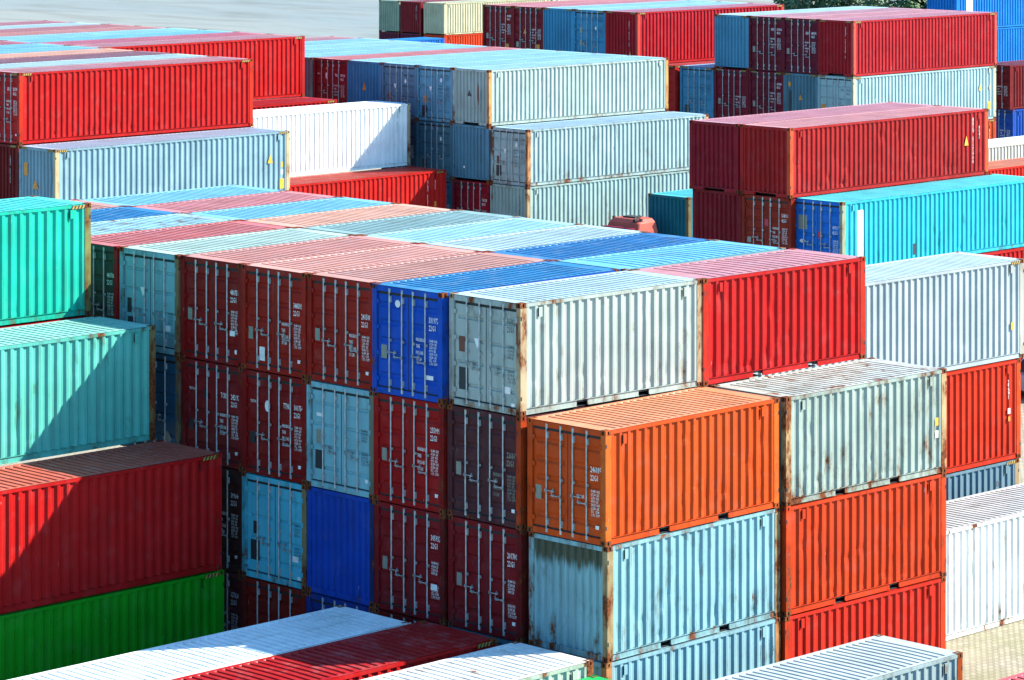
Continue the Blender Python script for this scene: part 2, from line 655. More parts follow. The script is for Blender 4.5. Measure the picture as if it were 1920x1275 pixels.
def frame_mesh(L, H, door, pockets):
    """posts, castings and rails of a far container in one mesh"""
    m = MB()
    for sx in (-1, 1):
        for sy in (-1, 1):
            m.box(*sorted((sx * (L / 2 - 0.004), sx * (L / 2 - 0.175))), *sorted((sy * (Wd / 2 - .004), sy * (Wd / 2 - .13))), .119, H - .119)
            for z0, z1 in ((0, .118), (H - .118, H)):
                m.box(*sorted((sx * L / 2, sx * (L / 2 - .178))), *sorted((sy * Wd / 2, sy * (Wd / 2 - .162))), z0, z1, 1)
    for s in (-1, 1):
        m.box(-L / 2 + .1785, L / 2 - .1785, *sorted((s * (Wd / 2 - .006), s * (Wd / 2 - .062))), H - .098, H - .022)
        m.box(-L / 2 + .1785, L / 2 - .1785, *sorted((s * (Wd / 2 - .030), s * (Wd / 2 - .060))), .030, .1635)
        m.box(-L / 2 + .1785, L / 2 - .1785, *sorted((s * (Wd / 2 - .004), s * (Wd / 2 - .0295))), .1640, .1740)
        m.box(*sorted((s * (L / 2 - .012), s * (L / 2 - .085))), -Wd / 2 + .1625, Wd / 2 - .1625, H - (.15 if door and s < 0 else .125), H - .024)
        m.box(*sorted((s * (L / 2 - .014), s * (L / 2 - .10))), -Wd / 2 + .1625, Wd / 2 - .1625, .012 if door or L < 7 else .10, .149)
    return m.mesh('frame', [M['frame'], M['rust']])


# ------------------------------------------------------------------ lettering
def text_mesh(lines, size, mat, wide=0.62, spacing=1.0):
    """mesh in a (u right, v up) plane, top left at the origin"""
    key = ('text', tuple(lines), size, mat, wide)
    if key in CACHE:
        return CACHE[key]
    cu = bpy.data.curves.new('lettering', 'FONT')
    cu.body = '\n'.join(lines)
    cu.size = size
    cu.space_line = spacing
    cu.resolution_u = 1
    cu.offset = size * 0.012
    o = bpy.data.objects.new('lettering', cu)
    C.objects.link(o)
    dg = bpy.context.evaluated_depsgraph_get()
    me = bpy.data.meshes.new_from_object(o.evaluated_get(dg))
    bpy.data.objects.remove(o)
    bpy.data.curves.remove(cu)
    co = np.empty(len(me.vertices) * 3)
    me.vertices.foreach_get('co', co)
    co = co.reshape(-1, 3)
    tris = [tuple(p.vertices) for p in me.polygons]
    bpy.data.meshes.remove(me)
    co[:, 0] *= wide
    co[:, 1] -= size * 0.7
    CACHE[key] = (co, tris, mat)
    return CACHE[key]


def lettering(items, fn):
    """items: list of (text_mesh result, u, v); fn maps (u, v) -> xyz. One mesh."""
    m = MB()
    mats = []
    for (co, tris, mat), u, v in items:
        if mat not in mats:
            mats.append(mat)
        k = len(m.v)
        m.v += [fn(float(c[0]) + u, float(c[1]) + v) for c in co]
        for t in tris:
            m.f.append(tuple(k + i for i in t))
            m.mi.append(mats.index(mat))
    return m.mesh('lettering', [M[x] for x in mats])


SMALL_A = ['30.480  KGS', '67.200  LBS', '2.230  KGS', '4.915  LBS', '28.250  KGS', '62.280  LBS', '33.2   CUM', '1.173  CUFT']
SMALL_B = ['MAXGROSS', '', 'TARE', '', 'PAYLOAD', '', 'CU.CAP.', '']
SMALL_C = ['30.480 KG', '67.200 LB', '2.220 KG', '4.895 LB']
SMALL_D = ['28.260 KG', '62.305 LB', '33.2 CU.M', '1.173 CU.FT']


def door_text(spec):
    H = TYPES[spec['t']][1]
    L = TYPES[spec['t']][0]
    colr = spec.get('tc', 'white')
    x = -L / 2 + .0565
    yn = -0.70
    it = []
    num = spec.get('num')
    nz = spec.get('nz', 0.70)
    two = '22G1' if spec['t'] == 'S' else ('42G1' if spec['t'] == 'L' else '45G1')
    if num:
        pre, n6 = num
        it.append((text_mesh([n6, two], 0.185, colr, 0.60, 1.0), -yn, H - nz))
        if pre:
            it.append((text_mesh([pre], 0.19, colr, 0.55), -yn - 0.40, H - nz))
    st = spec.get('small', 'ab')
    if st == 'ab':
        it.append((text_mesh(SMALL_A, 0.085, colr, 0.62, 0.9), -yn + .02, H - nz - .52))
        it.append((text_mesh(SMALL_B, 0.115, colr, 0.50, 0.665), -yn - .44, H - nz - .52))
    elif st == 'a':
        it.append((text_mesh(SMALL_A, 0.085, colr, 0.62, 0.9), -yn + .02, H - nz - .52))
    elif st == 'cd':
        it.append((text_mesh(SMALL_C, 0.09, colr, 0.62, 0.9), -yn + .02, H - nz - .62))
        it.append((text_mesh(SMALL_D, 0.09, colr, 0.62, 0.9), -yn + .02, H - nz - 1.18))
    for s, size, u, v in spec.get('words', ()):
        it.append((text_mesh([s], size, colr, 0.62), u, v))
    if not it:
        return None
    return lettering(it, lambda u, v: (x, -u, v))


def side_text(spec):
    """vertical lettering on the long side, near the +x end"""
    L, H = TYPES[spec['t']]
    it = []
    y = -Wd / 2 + .010
    for s, u, v, size, col, vert in spec['side']:
        lines = list(s) if vert else [s]
        it.append((text_mesh(lines, size, col, 0.6, 0.75), L / 2 - u, H - v))
    return lettering(it, lambda u, v: (u, y, v))


def end_text(spec):
    L, H = TYPES[spec['t']]
    it = []
    for s, u, v, size, col in spec['endtxt']:
        it.append((text_mesh(list(s), size, col, 0.6, 0.78), u, H - v))
    return lettering(it, lambda u, v: (-L / 2 + .0285, -u, v))


def plate_mesh(pts, mat, L, x=-0.0):
    m = MB()
    xx = -L / 2 + .0560
    ys = [p[0] for p in pts]
    a = [(xx, -p[0], p[1]) for p in pts]
    m.poly(a)
    bq = [(xx + .004, -p[0], p[1]) for p in pts]
    for i in range(len(pts)):
        j = (i + 1) % len(pts)
        m.poly([a[i], a[j], bq[j], bq[i]])
    return m.mesh('sticker', [M[mat]])


def rect(u, v, wd, h):
    return [(u, v), (u + wd, v), (u + wd, v - h), (u, v - h)]


def oval(u, v, a, b, n=14):
    return [(u + a * math.cos(2 * math.pi * k / n), v + b * math.sin(2 * math.pi * k / n)) for k in range(n)]


GROUP = 'shipping containers stacked in the yard'
COUNT = [0]


def container(t, x, y, z, body, roof=None, face='d', label='', d=2, yaw=0.0, **kw):
    """x, y: corner nearest the camera; z: top of the container."""
    L, H = TYPES[t]
    COUNT[0] += 1
    sd = COUNT[0] * 1.37
    spec = dict(kw, t=t)
    ya = math.radians(yaw)
    root = bpy.data.objects.new('shipping_container', None)
    C.objects.link(root)
    root.empty_display_size = 0.5
    cx, cy = L / 2, Wd / 2
    root.location = (x + math.cos(ya) * cx - math.sin(ya) * cy, y + math.sin(ya) * cx + math.cos(ya) * cy, z - H)
    root.rotation_euler = (0, 0, ya)
    tag(root, label, 'shipping container', GROUP)
    bc = rgb(*body)
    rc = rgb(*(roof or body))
    rust = kw.get('rust', 0.08)
    dc = rgb(*kw.get('door', body))
    frc = rgb(*kw.get('frame', body))
    pk = t == 'S'
    P = lambda name, me, col=bc, parent=root, ru=rust: link(name, me, parent, col, sd, ru)
    if d == 2:
        for sx in (-1, 1):
            for sy in (-1, 1):
                P('corner_post', cached(('post', t, sx, sy), lambda: post_mesh(L, H, sx, sy)), frc if sy < 0 else bc, ru=rust + kw.get('postrust', 0.1))
                for sz in (-1, 1):
                    P('corner_casting', cached(('cast', t, sx, sy, sz), lambda: casting_mesh(L, H, sx, sy, sz)), frc)
        for s in (-1, 1):
            P('top_rail', cached(('tsr', t, s), lambda: top_side_rail(L, H, s)), bc)
            P('top_rail', cached(('ter', t, s, face), lambda: top_end_rail(L, H, s, face == 'd' and s < 0)), dc)
            P('bottom_rail', cached(('bsr', t, s), lambda: bottom_side_rail(L, H, s, pk)), bc)
            P('bottom_rail', cached(('ber', t, s, face), lambda: bottom_end_rail(L, H, s, face == 'e' and s < 0 and not pk)), dc)
    else:
        P('frame', cached(('frame', t, face), lambda: frame_mesh(L, H, face == 'd', pk)), bc)
    P('floor_frame', cached(('floor', t), lambda: floor_mesh(L, H)))
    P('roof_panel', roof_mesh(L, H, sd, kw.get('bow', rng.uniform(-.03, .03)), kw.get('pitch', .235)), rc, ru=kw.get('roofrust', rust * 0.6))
    nd = kw.get('dents', 14 if L < 7 else 22)
    near = P('side_panel', side_mesh(L, H, -1, (COUNT[0], nd), 16) if d == 2 else cached(('side', t, -1), lambda: side_mesh(L, H, -1)))
    P('side_panel', cached(('side', t, 1), lambda: side_mesh(L, H, 1)))
    P('end_panel', cached(('end', t, 1), lambda: end_mesh(L, H, 1)))
    for fl in (-1, 1):
        if kw.get('vents', 1):
            P('vent', cached(('vent', t, fl), lambda: vent_mesh(L, H, -1, fl)), bc, near)
    if kw.get('hazard', t == 'H' and d > 0):
        for fl in (-1, 1):
            P('hazard_strip', cached(('hzs', t, fl), lambda: hazard_side(L, H, fl)))
            P('hazard_strip', cached(('hze', t, fl), lambda: hazard_end(L, H, fl)))
    if kw.get('side'):
        P('lettering', side_text(spec), bc, near)
    for mat, u, v, wd, h in kw.get('sidestick', ()):
        m = MB()
        yy = -Wd / 2 + .009
        if h < 0:
            m.poly([(L / 2 - u, yy, H - v), (L / 2 - u - wd / 2, yy, H - v + h), (L / 2 - u + wd / 2, yy, H - v + h)])
        else:
            m.poly([(L / 2 - u, yy, H - v), (L / 2 - u + wd, yy, H - v), (L / 2 - u + wd, yy, H - v - h), (L / 2 - u, yy, H - v - h)])
        P('sticker', m.mesh('sticker', [M[mat]]), bc, near)
    if face == 'd':
        style = kw.get('style', 'wide')
        rods = {1: (0.20, 0.635), -1: (-0.18, -0.61)}
        for sdn in (1, -1):
            dr = P('door', cached(('door', t, sdn, style), lambda: door_mesh(L, H, sdn, style)), dc)
            P('door_gasket', cached(('gask', t, sdn), lambda: gasket_mesh(L, H, sdn)), dc, dr)
            for k, ry in enumerate(rods[sdn]):
                P('lock_rod', cached(('rod', t, ry), lambda: rod_mesh(L, H, ry)), dc, dr)
                if d == 2 or kw.get('handles'):
                    hz = (0.92, 1.02)[k] if sdn > 0 else (1.00, 0.88)[k]
                    dn = (1, -1)[k] if sdn > 0 else (-1, 1)[k]
                    P('handle', cached(('hand', t, ry, dn), lambda: handle_mesh(L, H, ry, dn, hz)), dc, dr)
            if sdn > 0:
                stk = kw.get('stick', [('plate', rect(-0.98, 1.28, .17, .30))])
                for mat, pts in stk:
                    P('data_plate' if mat == 'plate' else 'sticker', plate_mesh(pts, mat, L), dc, dr)
            else:
                tm = door_text(spec)
                if tm:
                    P('lettering', tm, dc, dr)
                for mat, pts in kw.get('stick2', [('white', rect(0.86, 0.42, .11, .08))] if d == 2 else []):
                    P('sticker', plate_mesh(pts, mat, L), dc, dr)
    else:
        ep = P('end_panel', end_mesh(L, H, -1, COUNT[0]) if d == 2 else cached(('end', t, -1), lambda: end_mesh(L, H, -1)), dc)
        if kw.get('drip'):
            ep['drip'] = kw['drip']
        if kw.get('endtxt'):
            P('lettering', end_text(spec), dc, ep)
        for mat, pts in kw.get('endstick', ()):
            mm = plate_mesh([(p[0], p[1]) for p in pts], mat, L)
            for vv in mm.vertices:
                vv.co.x -= 0.028
            P('sticker', mm, dc, ep)
    return root


# ------------------------------------------------------------------ paint colours
GREY = (194, 208, 200)
GREYB = (140, 186, 200)
SKYB = (146, 198, 206)
CREAM = (214, 214, 190)
WHITE = (230, 234, 226)
SILV = (196, 208, 210)
RED = (204, 40, 34)
REDB = (196, 62, 46)
BRICK = (172, 50, 40)
MAROON = (148, 26, 32)
MARD = (120, 24, 34)
WINE = (138, 18, 42)
ORANGE = (226, 94, 40)
ORED = (222, 80, 36)
BLUE = (10, 92, 200)
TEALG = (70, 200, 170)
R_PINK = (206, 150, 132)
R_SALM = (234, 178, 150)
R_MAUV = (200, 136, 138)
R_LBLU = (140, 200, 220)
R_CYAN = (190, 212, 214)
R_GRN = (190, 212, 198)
R_BLUE = (34, 124, 178)

# ------------------------------------------------------------------ large structure: ground, quay, water
def brick_ground():
    m, n, b = new_mat('interlocking_pavers')
    tc = node(n, 'ShaderNodeTexCoord')
    warp = noise_tex(n, tc.outputs['Object'], 1.4, 2.0)
    mp = node(n, 'ShaderNodeMapping')
    n.links.new(tc.outputs['Object'], mp.inputs[0])
    mp.inputs['Rotation'].default_value = (0, 0, math.radians(-38))
    wv = node(n, 'ShaderNodeTexWave', wave_type='BANDS', bands_direction='X')
    wv.inputs['Scale'].default_value = 2.1
    n.links.new(mp.outputs[0], wv.inputs[0])
    cmb = node(n, 'ShaderNodeCombineXYZ')
    n.links.new(mathn(n, 'MULTIPLY', wv.outputs[0], 0.05), cmb.inputs[1])
    ad = node(n, 'ShaderNodeVectorMath', operation='ADD')
    n.links.new(mp.outputs[0], ad.inputs[0])
    n.links.new(cmb.outputs[0], ad.inputs[1])
    br = node(n, 'ShaderNodeTexBrick')
    n.links.new(ad.outputs[0], br.inputs['Vector'])
    br.inputs['Scale'].default_value = 1.0
    br.inputs['Brick Width'].default_value = 0.30
    br.inputs['Row Height'].default_value = 0.15
    br.inputs['Mortar Size'].default_value = 0.012
    br.inputs['Color1'].default_value = (0.29, 0.26, 0.19, 1)
    br.inputs['Color2'].default_value = (0.22, 0.19, 0.14, 1)
    br.inputs['Mortar'].default_value = (0.085, 0.08, 0.035, 1)
    moss = maprange(n, noise_tex(n, tc.outputs['Object'], 0.45, 5.0, 0.6), 0.50, 0.72, 0.0, 0.45)
    col = mixc(n, moss, br.outputs['Color'], (0.13, 0.145, 0.035, 1))
    dust = maprange(n, noise_tex(n, tc.outputs['Object'], 0.25, 3.0), 0.45, 0.7, 0.0, 0.5)
    col = mixc(n, dust, col, (0.31, 0.27, 0.20, 1))
    n.links.new(col, b.inputs['Base Color'])
    b.inputs['Roughness'].default_value = 0.9
    bp = node(n, 'ShaderNodeBump')
    bp.inputs['Strength'].default_value = 0.6
    bp.inputs['Distance'].default_value = 0.02
    n.links.new(mathn(n, 'SUBTRACT', 1.0, br.outputs['Fac']), bp.inputs['Height'])
    n.links.new(bp.outputs[0], b.inputs['Normal'])
    return m


g = MB()
g.box(-260, 900, -260, 176, GROUND - 4.0, GROUND)
tag(link('ground', g.mesh('ground', [brick_ground()])), kind='structure')

wm, wn, wb = new_mat('river_water')
tc = node(wn, 'ShaderNodeTexCoord')
mp = node(wn, 'ShaderNodeMapping')
wn.links.new(tc.outputs['Object'], mp.inputs[0])
mp.inputs['Rotation'].default_value = (0, 0, math.radians(-45))
mp.inputs['Scale'].default_value = (0.35, 0.10, 1.0)
n1 = noise_tex(wn, mp.outputs[0], 0.55, 6.0, 0.62)
n2 = noise_tex(wn, mp.outputs[0], 0.06, 3.0, 0.5)
c0 = mixc(wn, maprange(wn, n2, 0.35, 0.65), (0.165, 0.185, 0.170, 1), (0.215, 0.210, 0.170, 1))
c1 = mixc(wn, maprange(wn, n1, 0.48, 0.70, 0.0, 0.55), c0, (0.105, 0.090, 0.055, 1))
wn.links.new(c1, wb.inputs['Base Color'])
wb.inputs['Roughness'].default_value = 0.5
wb.inputs['Specular IOR Level'].default_value = 0.06
bp = node(wn, 'ShaderNodeBump')
bp.inputs['Strength'].default_value = 0.5
bp.inputs['Distance'].default_value = 0.5
wn.links.new(n1, bp.inputs['Height'])
wn.links.new(bp.outputs[0], wb.inputs['Normal'])
g = MB()
g.poly([(-3000, 176.02, -13.2), (4000, 176.02, -13.2), (4000, 5000, -13.2), (-3000, 5000, -13.2)])
tag(link('water', g.mesh('water', [wm])), kind='structure')

g = MB()
g.poly([(2.0, -6.62, GROUND + .004), (60.0, -6.62, GROUND + .004), (60.0, -6.38, GROUND + .004), (2.0, -6.38, GROUND + .004)])
tag(link('road_marking', g.mesh('road_marking', [plain_material('worn_lane_paint', (0.36, 0.26, 0.11), 0.8, 0.0, 0.3, 3.0)])), kind='structure')

# ------------------------------------------------------------------ front block, top tier, near bay
BLK = [('patch', rect(-0.93, .95, .30, .52))]
TRI = ('white', [(-0.42, 1.62), (-0.19, 1.62), (-0.305, 1.38)])
h1, h2, h3 = 0.0, -2.591, -5.182
h4 = -7.773
container('S', .023, .089, h1, GREY, R_CYAN, 'd', 'pale grey container with blue-green doors numbered 563022, top near corner of the middle stack', yaw=-1.35,
          rust=.26, tc='black', num=('', '563022'), nz=.40, small='cd', style='thin', frame=(214, 190, 156),
          stick=[('patch', rect(-0.93, .90, .32, .52)), ('brown', rect(-.93, 1.62, .20, .36)), TRI], stick2=[('white', rect(.62, .62, .2, .16)), ('white', rect(.84, .26, .12, .08))])
container('S', -.09, 2.575, h1, BLUE, R_BLUE, 'd', 'bright blue container with double doors numbered 331972, between brick-red and pale grey ones', rust=.12,
          num=('', '331972 7'), nz=.62, small='ab', stick=[('plate', rect(-.95, 1.16, .19, .32)), ('white', oval(-.38, 2.18, .09, .09))], stick2=[('white', rect(.55, .60, .30, .10))])
container('S', -.01, 5.03, h1, BRICK, R_PINK, 'd', 'brick-red container with doors numbered 241508, in the top row beside the blue one', rust=.10,
          num=('', '241508 0'), nz=.80)
container('S', -.04, 7.49, h1, BRICK, (226, 164, 146), 'd', 'brick-red container numbered 348505 with a white tag low on its left door', rust=.10,
          num=('', '348505 6'), nz=.78, stick=[('plate', rect(-1.0, 1.06, .17, .30)), ('white', rect(-.58, .60, .20, .34))])
container('S', -.0, 9.95, h1, MAROON, (214, 148, 132), 'd', 'dark maroon container numbered 480751, in the top row right of the blue-green one', rust=.10,
          num=('', '480751 5'), nz=.70, small='a', stick2=[('white', rect(.68, .86, .19, .13)), ('white', oval(.92, .34, .06, .06))])
container('S', -.05, 12.41, h1, SKYB, R_GRN, 'd', 'blue-green container with white triangle on its door, left of the maroon 480751 one', rust=.18,
          tc='black', small='cd', nz=.9, style='thin', frame=(150, 130, 100), stick=[('patch', rect(-.95, 1.30, .17, .38)), TRI, ('patch', rect(-.93, .82, .3, .4))], stick2=[('white', rect(.62, .72, .2, .14))])
container('S', -.1, 14.87, h1, (74, 84, 76), (206, 112, 104), 'd', 'dark green-grey doors with red corner post, numbered 480708, half hidden by the upper green container', rust=.12, frame=(170, 26, 26),
          num=('', '480708 0'), nz=.72, small='a')
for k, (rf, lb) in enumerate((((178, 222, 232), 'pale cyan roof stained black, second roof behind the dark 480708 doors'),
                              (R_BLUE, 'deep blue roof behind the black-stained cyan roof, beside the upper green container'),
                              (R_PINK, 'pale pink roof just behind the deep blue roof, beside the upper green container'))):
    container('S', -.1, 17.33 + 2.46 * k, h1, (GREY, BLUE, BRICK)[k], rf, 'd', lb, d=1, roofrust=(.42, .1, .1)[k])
# second bay, top tier: only the nearest shows a side
container('S', 6.064, -.082, h1, RED, (206, 140, 142), 'd', 'bright red container with scratched side and pink roof, right of the pale grey 563022 one', yaw=-.82, rust=.12, bow=.09, pitch=.33, dents=26, roofrust=.16, frame=(210, 62, 40))
bay = [(SKYB, (120, 190, 224), 'pale blue roof with curved dark ribs, behind the pink roof of the bright red container', .12),
       (BLUE, (20, 116, 176), 'vivid blue roof between two pale blue roofs at the far edge of the middle stack', .02),
       (GREY, R_CYAN, 'white-cyan roof beside the vivid blue roof at the far edge of the middle stack', .02),
       (SKYB, (174, 218, 230), 'white-cyan roof between another white-cyan roof and a grey-green one in the middle stack', -.01),
       (GREY, (150, 180, 176), 'grey-green roof beside the salmon roof at the far edge of the middle stack', -.02),
       (BRICK, R_SALM, 'salmon roof with dark dents, between grey-green and light blue roofs', .08),
       (SKYB, (132, 196, 226), 'light blue roof between the salmon and the dusty pink roof of the middle stack', .0),
       (BRICK, (214, 136, 132), 'dusty pink roof second from the far left corner of the middle stack', .05),
       (SKYB, (138, 200, 228), 'light blue roof at the far left corner of the middle stack, below the silver-blue container', -.02)]
for k, (bd, rf, lb, bw) in enumerate(bay):
    container('S', (6.02, 5.98, 6.05, 6.02, 6.08, 5.98, 5.95, 5.90, 5.86)[k], 2.45 + 2.46 * k, h1, bd, rf, 'd', lb, d=1, bow=bw, roofrust=.14, pitch=.30 if k == 0 else .24)

# front block, lower tiers of the near face
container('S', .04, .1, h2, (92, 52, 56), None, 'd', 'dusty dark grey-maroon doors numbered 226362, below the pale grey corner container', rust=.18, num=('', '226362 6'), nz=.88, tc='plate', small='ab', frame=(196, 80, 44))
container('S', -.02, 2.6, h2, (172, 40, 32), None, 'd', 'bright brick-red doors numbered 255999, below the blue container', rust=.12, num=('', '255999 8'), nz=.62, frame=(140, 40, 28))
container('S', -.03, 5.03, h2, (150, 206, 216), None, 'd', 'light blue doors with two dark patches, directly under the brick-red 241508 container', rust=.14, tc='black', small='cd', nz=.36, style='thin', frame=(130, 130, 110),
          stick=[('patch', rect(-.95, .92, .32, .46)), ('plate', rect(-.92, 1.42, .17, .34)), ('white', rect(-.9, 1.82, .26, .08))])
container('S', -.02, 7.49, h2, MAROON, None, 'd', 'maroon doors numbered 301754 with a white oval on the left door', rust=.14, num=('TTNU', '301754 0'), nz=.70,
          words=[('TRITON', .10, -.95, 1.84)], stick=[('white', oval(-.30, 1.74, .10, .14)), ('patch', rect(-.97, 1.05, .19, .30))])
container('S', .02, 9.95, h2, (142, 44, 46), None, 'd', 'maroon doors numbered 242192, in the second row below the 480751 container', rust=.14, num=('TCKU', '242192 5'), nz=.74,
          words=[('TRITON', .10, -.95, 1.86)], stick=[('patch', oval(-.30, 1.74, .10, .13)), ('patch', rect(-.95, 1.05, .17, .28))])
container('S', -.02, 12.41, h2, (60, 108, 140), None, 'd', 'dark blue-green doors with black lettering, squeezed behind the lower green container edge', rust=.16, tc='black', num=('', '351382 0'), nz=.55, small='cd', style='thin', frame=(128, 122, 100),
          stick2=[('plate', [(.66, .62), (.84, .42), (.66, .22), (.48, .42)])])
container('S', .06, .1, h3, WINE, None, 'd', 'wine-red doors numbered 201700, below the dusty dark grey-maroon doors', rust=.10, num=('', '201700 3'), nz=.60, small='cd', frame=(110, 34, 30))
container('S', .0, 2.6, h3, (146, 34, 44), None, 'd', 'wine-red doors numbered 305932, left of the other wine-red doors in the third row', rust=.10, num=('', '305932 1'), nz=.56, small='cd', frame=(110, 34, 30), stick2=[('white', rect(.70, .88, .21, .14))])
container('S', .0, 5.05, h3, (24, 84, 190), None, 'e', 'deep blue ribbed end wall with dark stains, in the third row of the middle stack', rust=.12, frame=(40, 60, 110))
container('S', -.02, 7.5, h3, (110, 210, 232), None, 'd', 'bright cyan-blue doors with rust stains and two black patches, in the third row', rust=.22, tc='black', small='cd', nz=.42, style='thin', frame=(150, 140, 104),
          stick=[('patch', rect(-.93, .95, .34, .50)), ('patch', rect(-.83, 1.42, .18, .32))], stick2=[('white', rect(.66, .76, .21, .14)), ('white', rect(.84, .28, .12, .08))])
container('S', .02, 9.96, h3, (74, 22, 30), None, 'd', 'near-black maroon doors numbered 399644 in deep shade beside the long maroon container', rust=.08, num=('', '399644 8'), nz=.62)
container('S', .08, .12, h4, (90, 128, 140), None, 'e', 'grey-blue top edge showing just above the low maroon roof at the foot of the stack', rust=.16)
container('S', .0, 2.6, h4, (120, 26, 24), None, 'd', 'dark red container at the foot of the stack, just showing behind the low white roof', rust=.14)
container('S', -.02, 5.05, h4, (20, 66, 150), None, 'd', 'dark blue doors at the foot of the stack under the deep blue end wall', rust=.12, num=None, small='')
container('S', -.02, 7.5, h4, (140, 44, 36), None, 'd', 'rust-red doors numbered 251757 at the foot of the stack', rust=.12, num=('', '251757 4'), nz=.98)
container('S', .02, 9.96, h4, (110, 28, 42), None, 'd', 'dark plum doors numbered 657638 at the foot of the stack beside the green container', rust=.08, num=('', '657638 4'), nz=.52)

# row in front of the block: two bays, three tiers
container('S', .122, -2.503, h2, ORANGE, (240, 160, 122), 'd', 'orange container with brown-red doors numbered 246035, in front of the pale grey corner container', yaw=.96, rust=.14, dents=30, num=('', '246035 1'), nz=.86, small='a',
          stick=[('plate', rect(-1.0, 1.10, .18, .32))], frame=(238, 122, 66), words=[('CU.CAP.', .11, .27, 1.05)])
container('S', .157, -2.527, h3, (160, 204, 212), None, 'e', 'light blue container with brown-stained ribbed end wall, under the orange 246035 one', yaw=1.26, rust=.32, dents=22, drip=1.0, frame=(190, 170, 132))
container('S', .12, -2.53, h4, (158, 200, 210), None, 'e', 'light blue container at the bottom of the near corner stack, under the brown-stained one', yaw=.9, rust=.22, frame=(206, 150, 104),
          side=[('GBEU551', .62, .50, .15, 'black', True), ('22G1', .30, .42, .15, 'black', True)])
container('S', 6.30, -2.5, h2, (184, 200, 190), (206, 214, 206), 'e', 'grey-green container with rust drips and stained white roof, under the bright red container', yaw=-.69, rust=.34, roofrust=.40, dents=18, frame=(222, 196, 152),
          side=[('22G1', .42, .55, .15, 'black', True)], sidestick=[('yellow', .44, 1.18, .12, .20), ('white', .44, 1.50, .12, .18)])
container('S', 6.28, -2.52, h3, ORED, None, 'e', 'orange-red container with battered ribs, in the middle tier under the grey-green one', yaw=-.55, rust=.14, dents=40, frame=(226, 86, 48))
container('S', 6.24, -2.52, h4, (220, 62, 28), None, 'e', 'orange-red container in the bottom tier, under the battered orange-red one', yaw=-.75, rust=.12, frame=(224, 80, 44))

# high-cube stack behind on the right
t1, t2, t3, t4 = -7.468, -4.572, -1.676, 1.22
container('H', 13.06, 4.56, t3, SILV, (206, 224, 230), 'e', 'clean silver-grey long container with a small yellow sticker, right of the bright red container', rust=.02, dents=4, frame=(206, 206, 196), d=2,
          sidestick=[('yellow', .62, 1.80, .11, .22)])
container('H', 12.82, 4.5, t2, (226, 70, 24), None, 'e', 'orange-red long container with white vertical lettering, under the clean silver-grey one', rust=.10, dents=10, frame=(224, 92, 48), hazard=False,
          side=[('22G1', .62, .55, .19, 'white', True)], sidestick=[('white', .62, 1.38, .12, .16), ('orange', .60, 1.62, .10, .14)])
container('H', 12.74, 4.5, t1, (128, 158, 172), None, 'e', 'grey-blue long container lettered SKU at the bottom under the orange-red one, half in shade', rust=.10, dents=6, frame=(190, 164, 130),
          side=[('SKU', 1.10, .52, .24, 'black', False), ('80 573', 1.10, .84, .24, 'black', False), ('4G1', 1.10, 1.16, .24, 'black', False)])
container('H', 12.6, -.17, t1, WHITE, (206, 208, 206), 'e', 'white long container with rust-flecked ribs standing on the pavers at the right edge', rust=.30, roofrust=.18, dents=14, frame=(226, 206, 176))

# low row at the bottom of the picture
container('H', -13.42, 2.41, t1, (224, 230, 228), (222, 232, 232), 'e', 'long white roof at the bottom left, partly in shade of the middle stack', rust=.12, roofrust=.12, hazard=False)
container('H', -13.06, -.05, t1, RED, (186, 44, 46), 'e', 'long crimson roof with yellow arrow marks, beside the long white roof at the bottom', rust=.06, roofrust=.02)
container('H', -12.92, -2.95, t1, (200, 216, 200), (214, 218, 214), 'e', 'long cream roof with rust-eaten end, right of the long crimson roof at the bottom', rust=.36, roofrust=.30, hazard=False, frame=(226, 150, 90))
container('L', -12.95, -5.42, h4, (20, 150, 80), (60, 190, 110), 'e', 'vivid green roof corner peeking in at the bottom edge below the cream roof', rust=.10)
container('S', .5, -7.52, h4, (176, 196, 196), (196, 212, 214), 'e', 'silver-grey container with rusty corner post in the bottom right foreground', rust=.22, roofrust=.10, dents=10, frame=(190, 96, 54),
          side=[('C22', .62, .55, .16, 'black', True), ('22G1', .30, .5, .16, 'black', True)])
container('S', 3.6, -11.92, h4, RED, (214, 96, 100), 'e', 'pink-red roof corner at the bottom right corner of the picture', rust=.05, roofrust=.03)

# stepped stack on the left
container('H', -13.186, 14.813, t4, (66, 206, 178), (96, 220, 210), 'e', 'upper turquoise-green long container with yellow and black corner stripes at the left', rust=.18, dents=10, postrust=.2, frame=(150, 148, 96))
container('H', -13.16, 14.85, t3, (196, 36, 28), (196, 60, 50), 'e', 'red top rail showing between the two turquoise-green containers at the left', rust=.12, hazard=False)
container('H', -13.139, 12.198, t3, (116, 212, 196), (168, 228, 216), 'e', 'lower turquoise-green long container crossed by a diagonal shadow at the left', rust=.26, dents=14, postrust=.3, hazard=False, frame=(160, 150, 110))
container('H', -13.042, 9.697, t2, (206, 40, 42), (214, 112, 94), 'e', 'long maroon-red container in half shade with striped corner, above the green one at the left', rust=.05, roofrust=.02, dents=16)
container('H', -13.0, 9.66, t1, (14, 170, 20), None, 'e', 'grass-green long container in shade at the bottom left', rust=.05, dents=6)

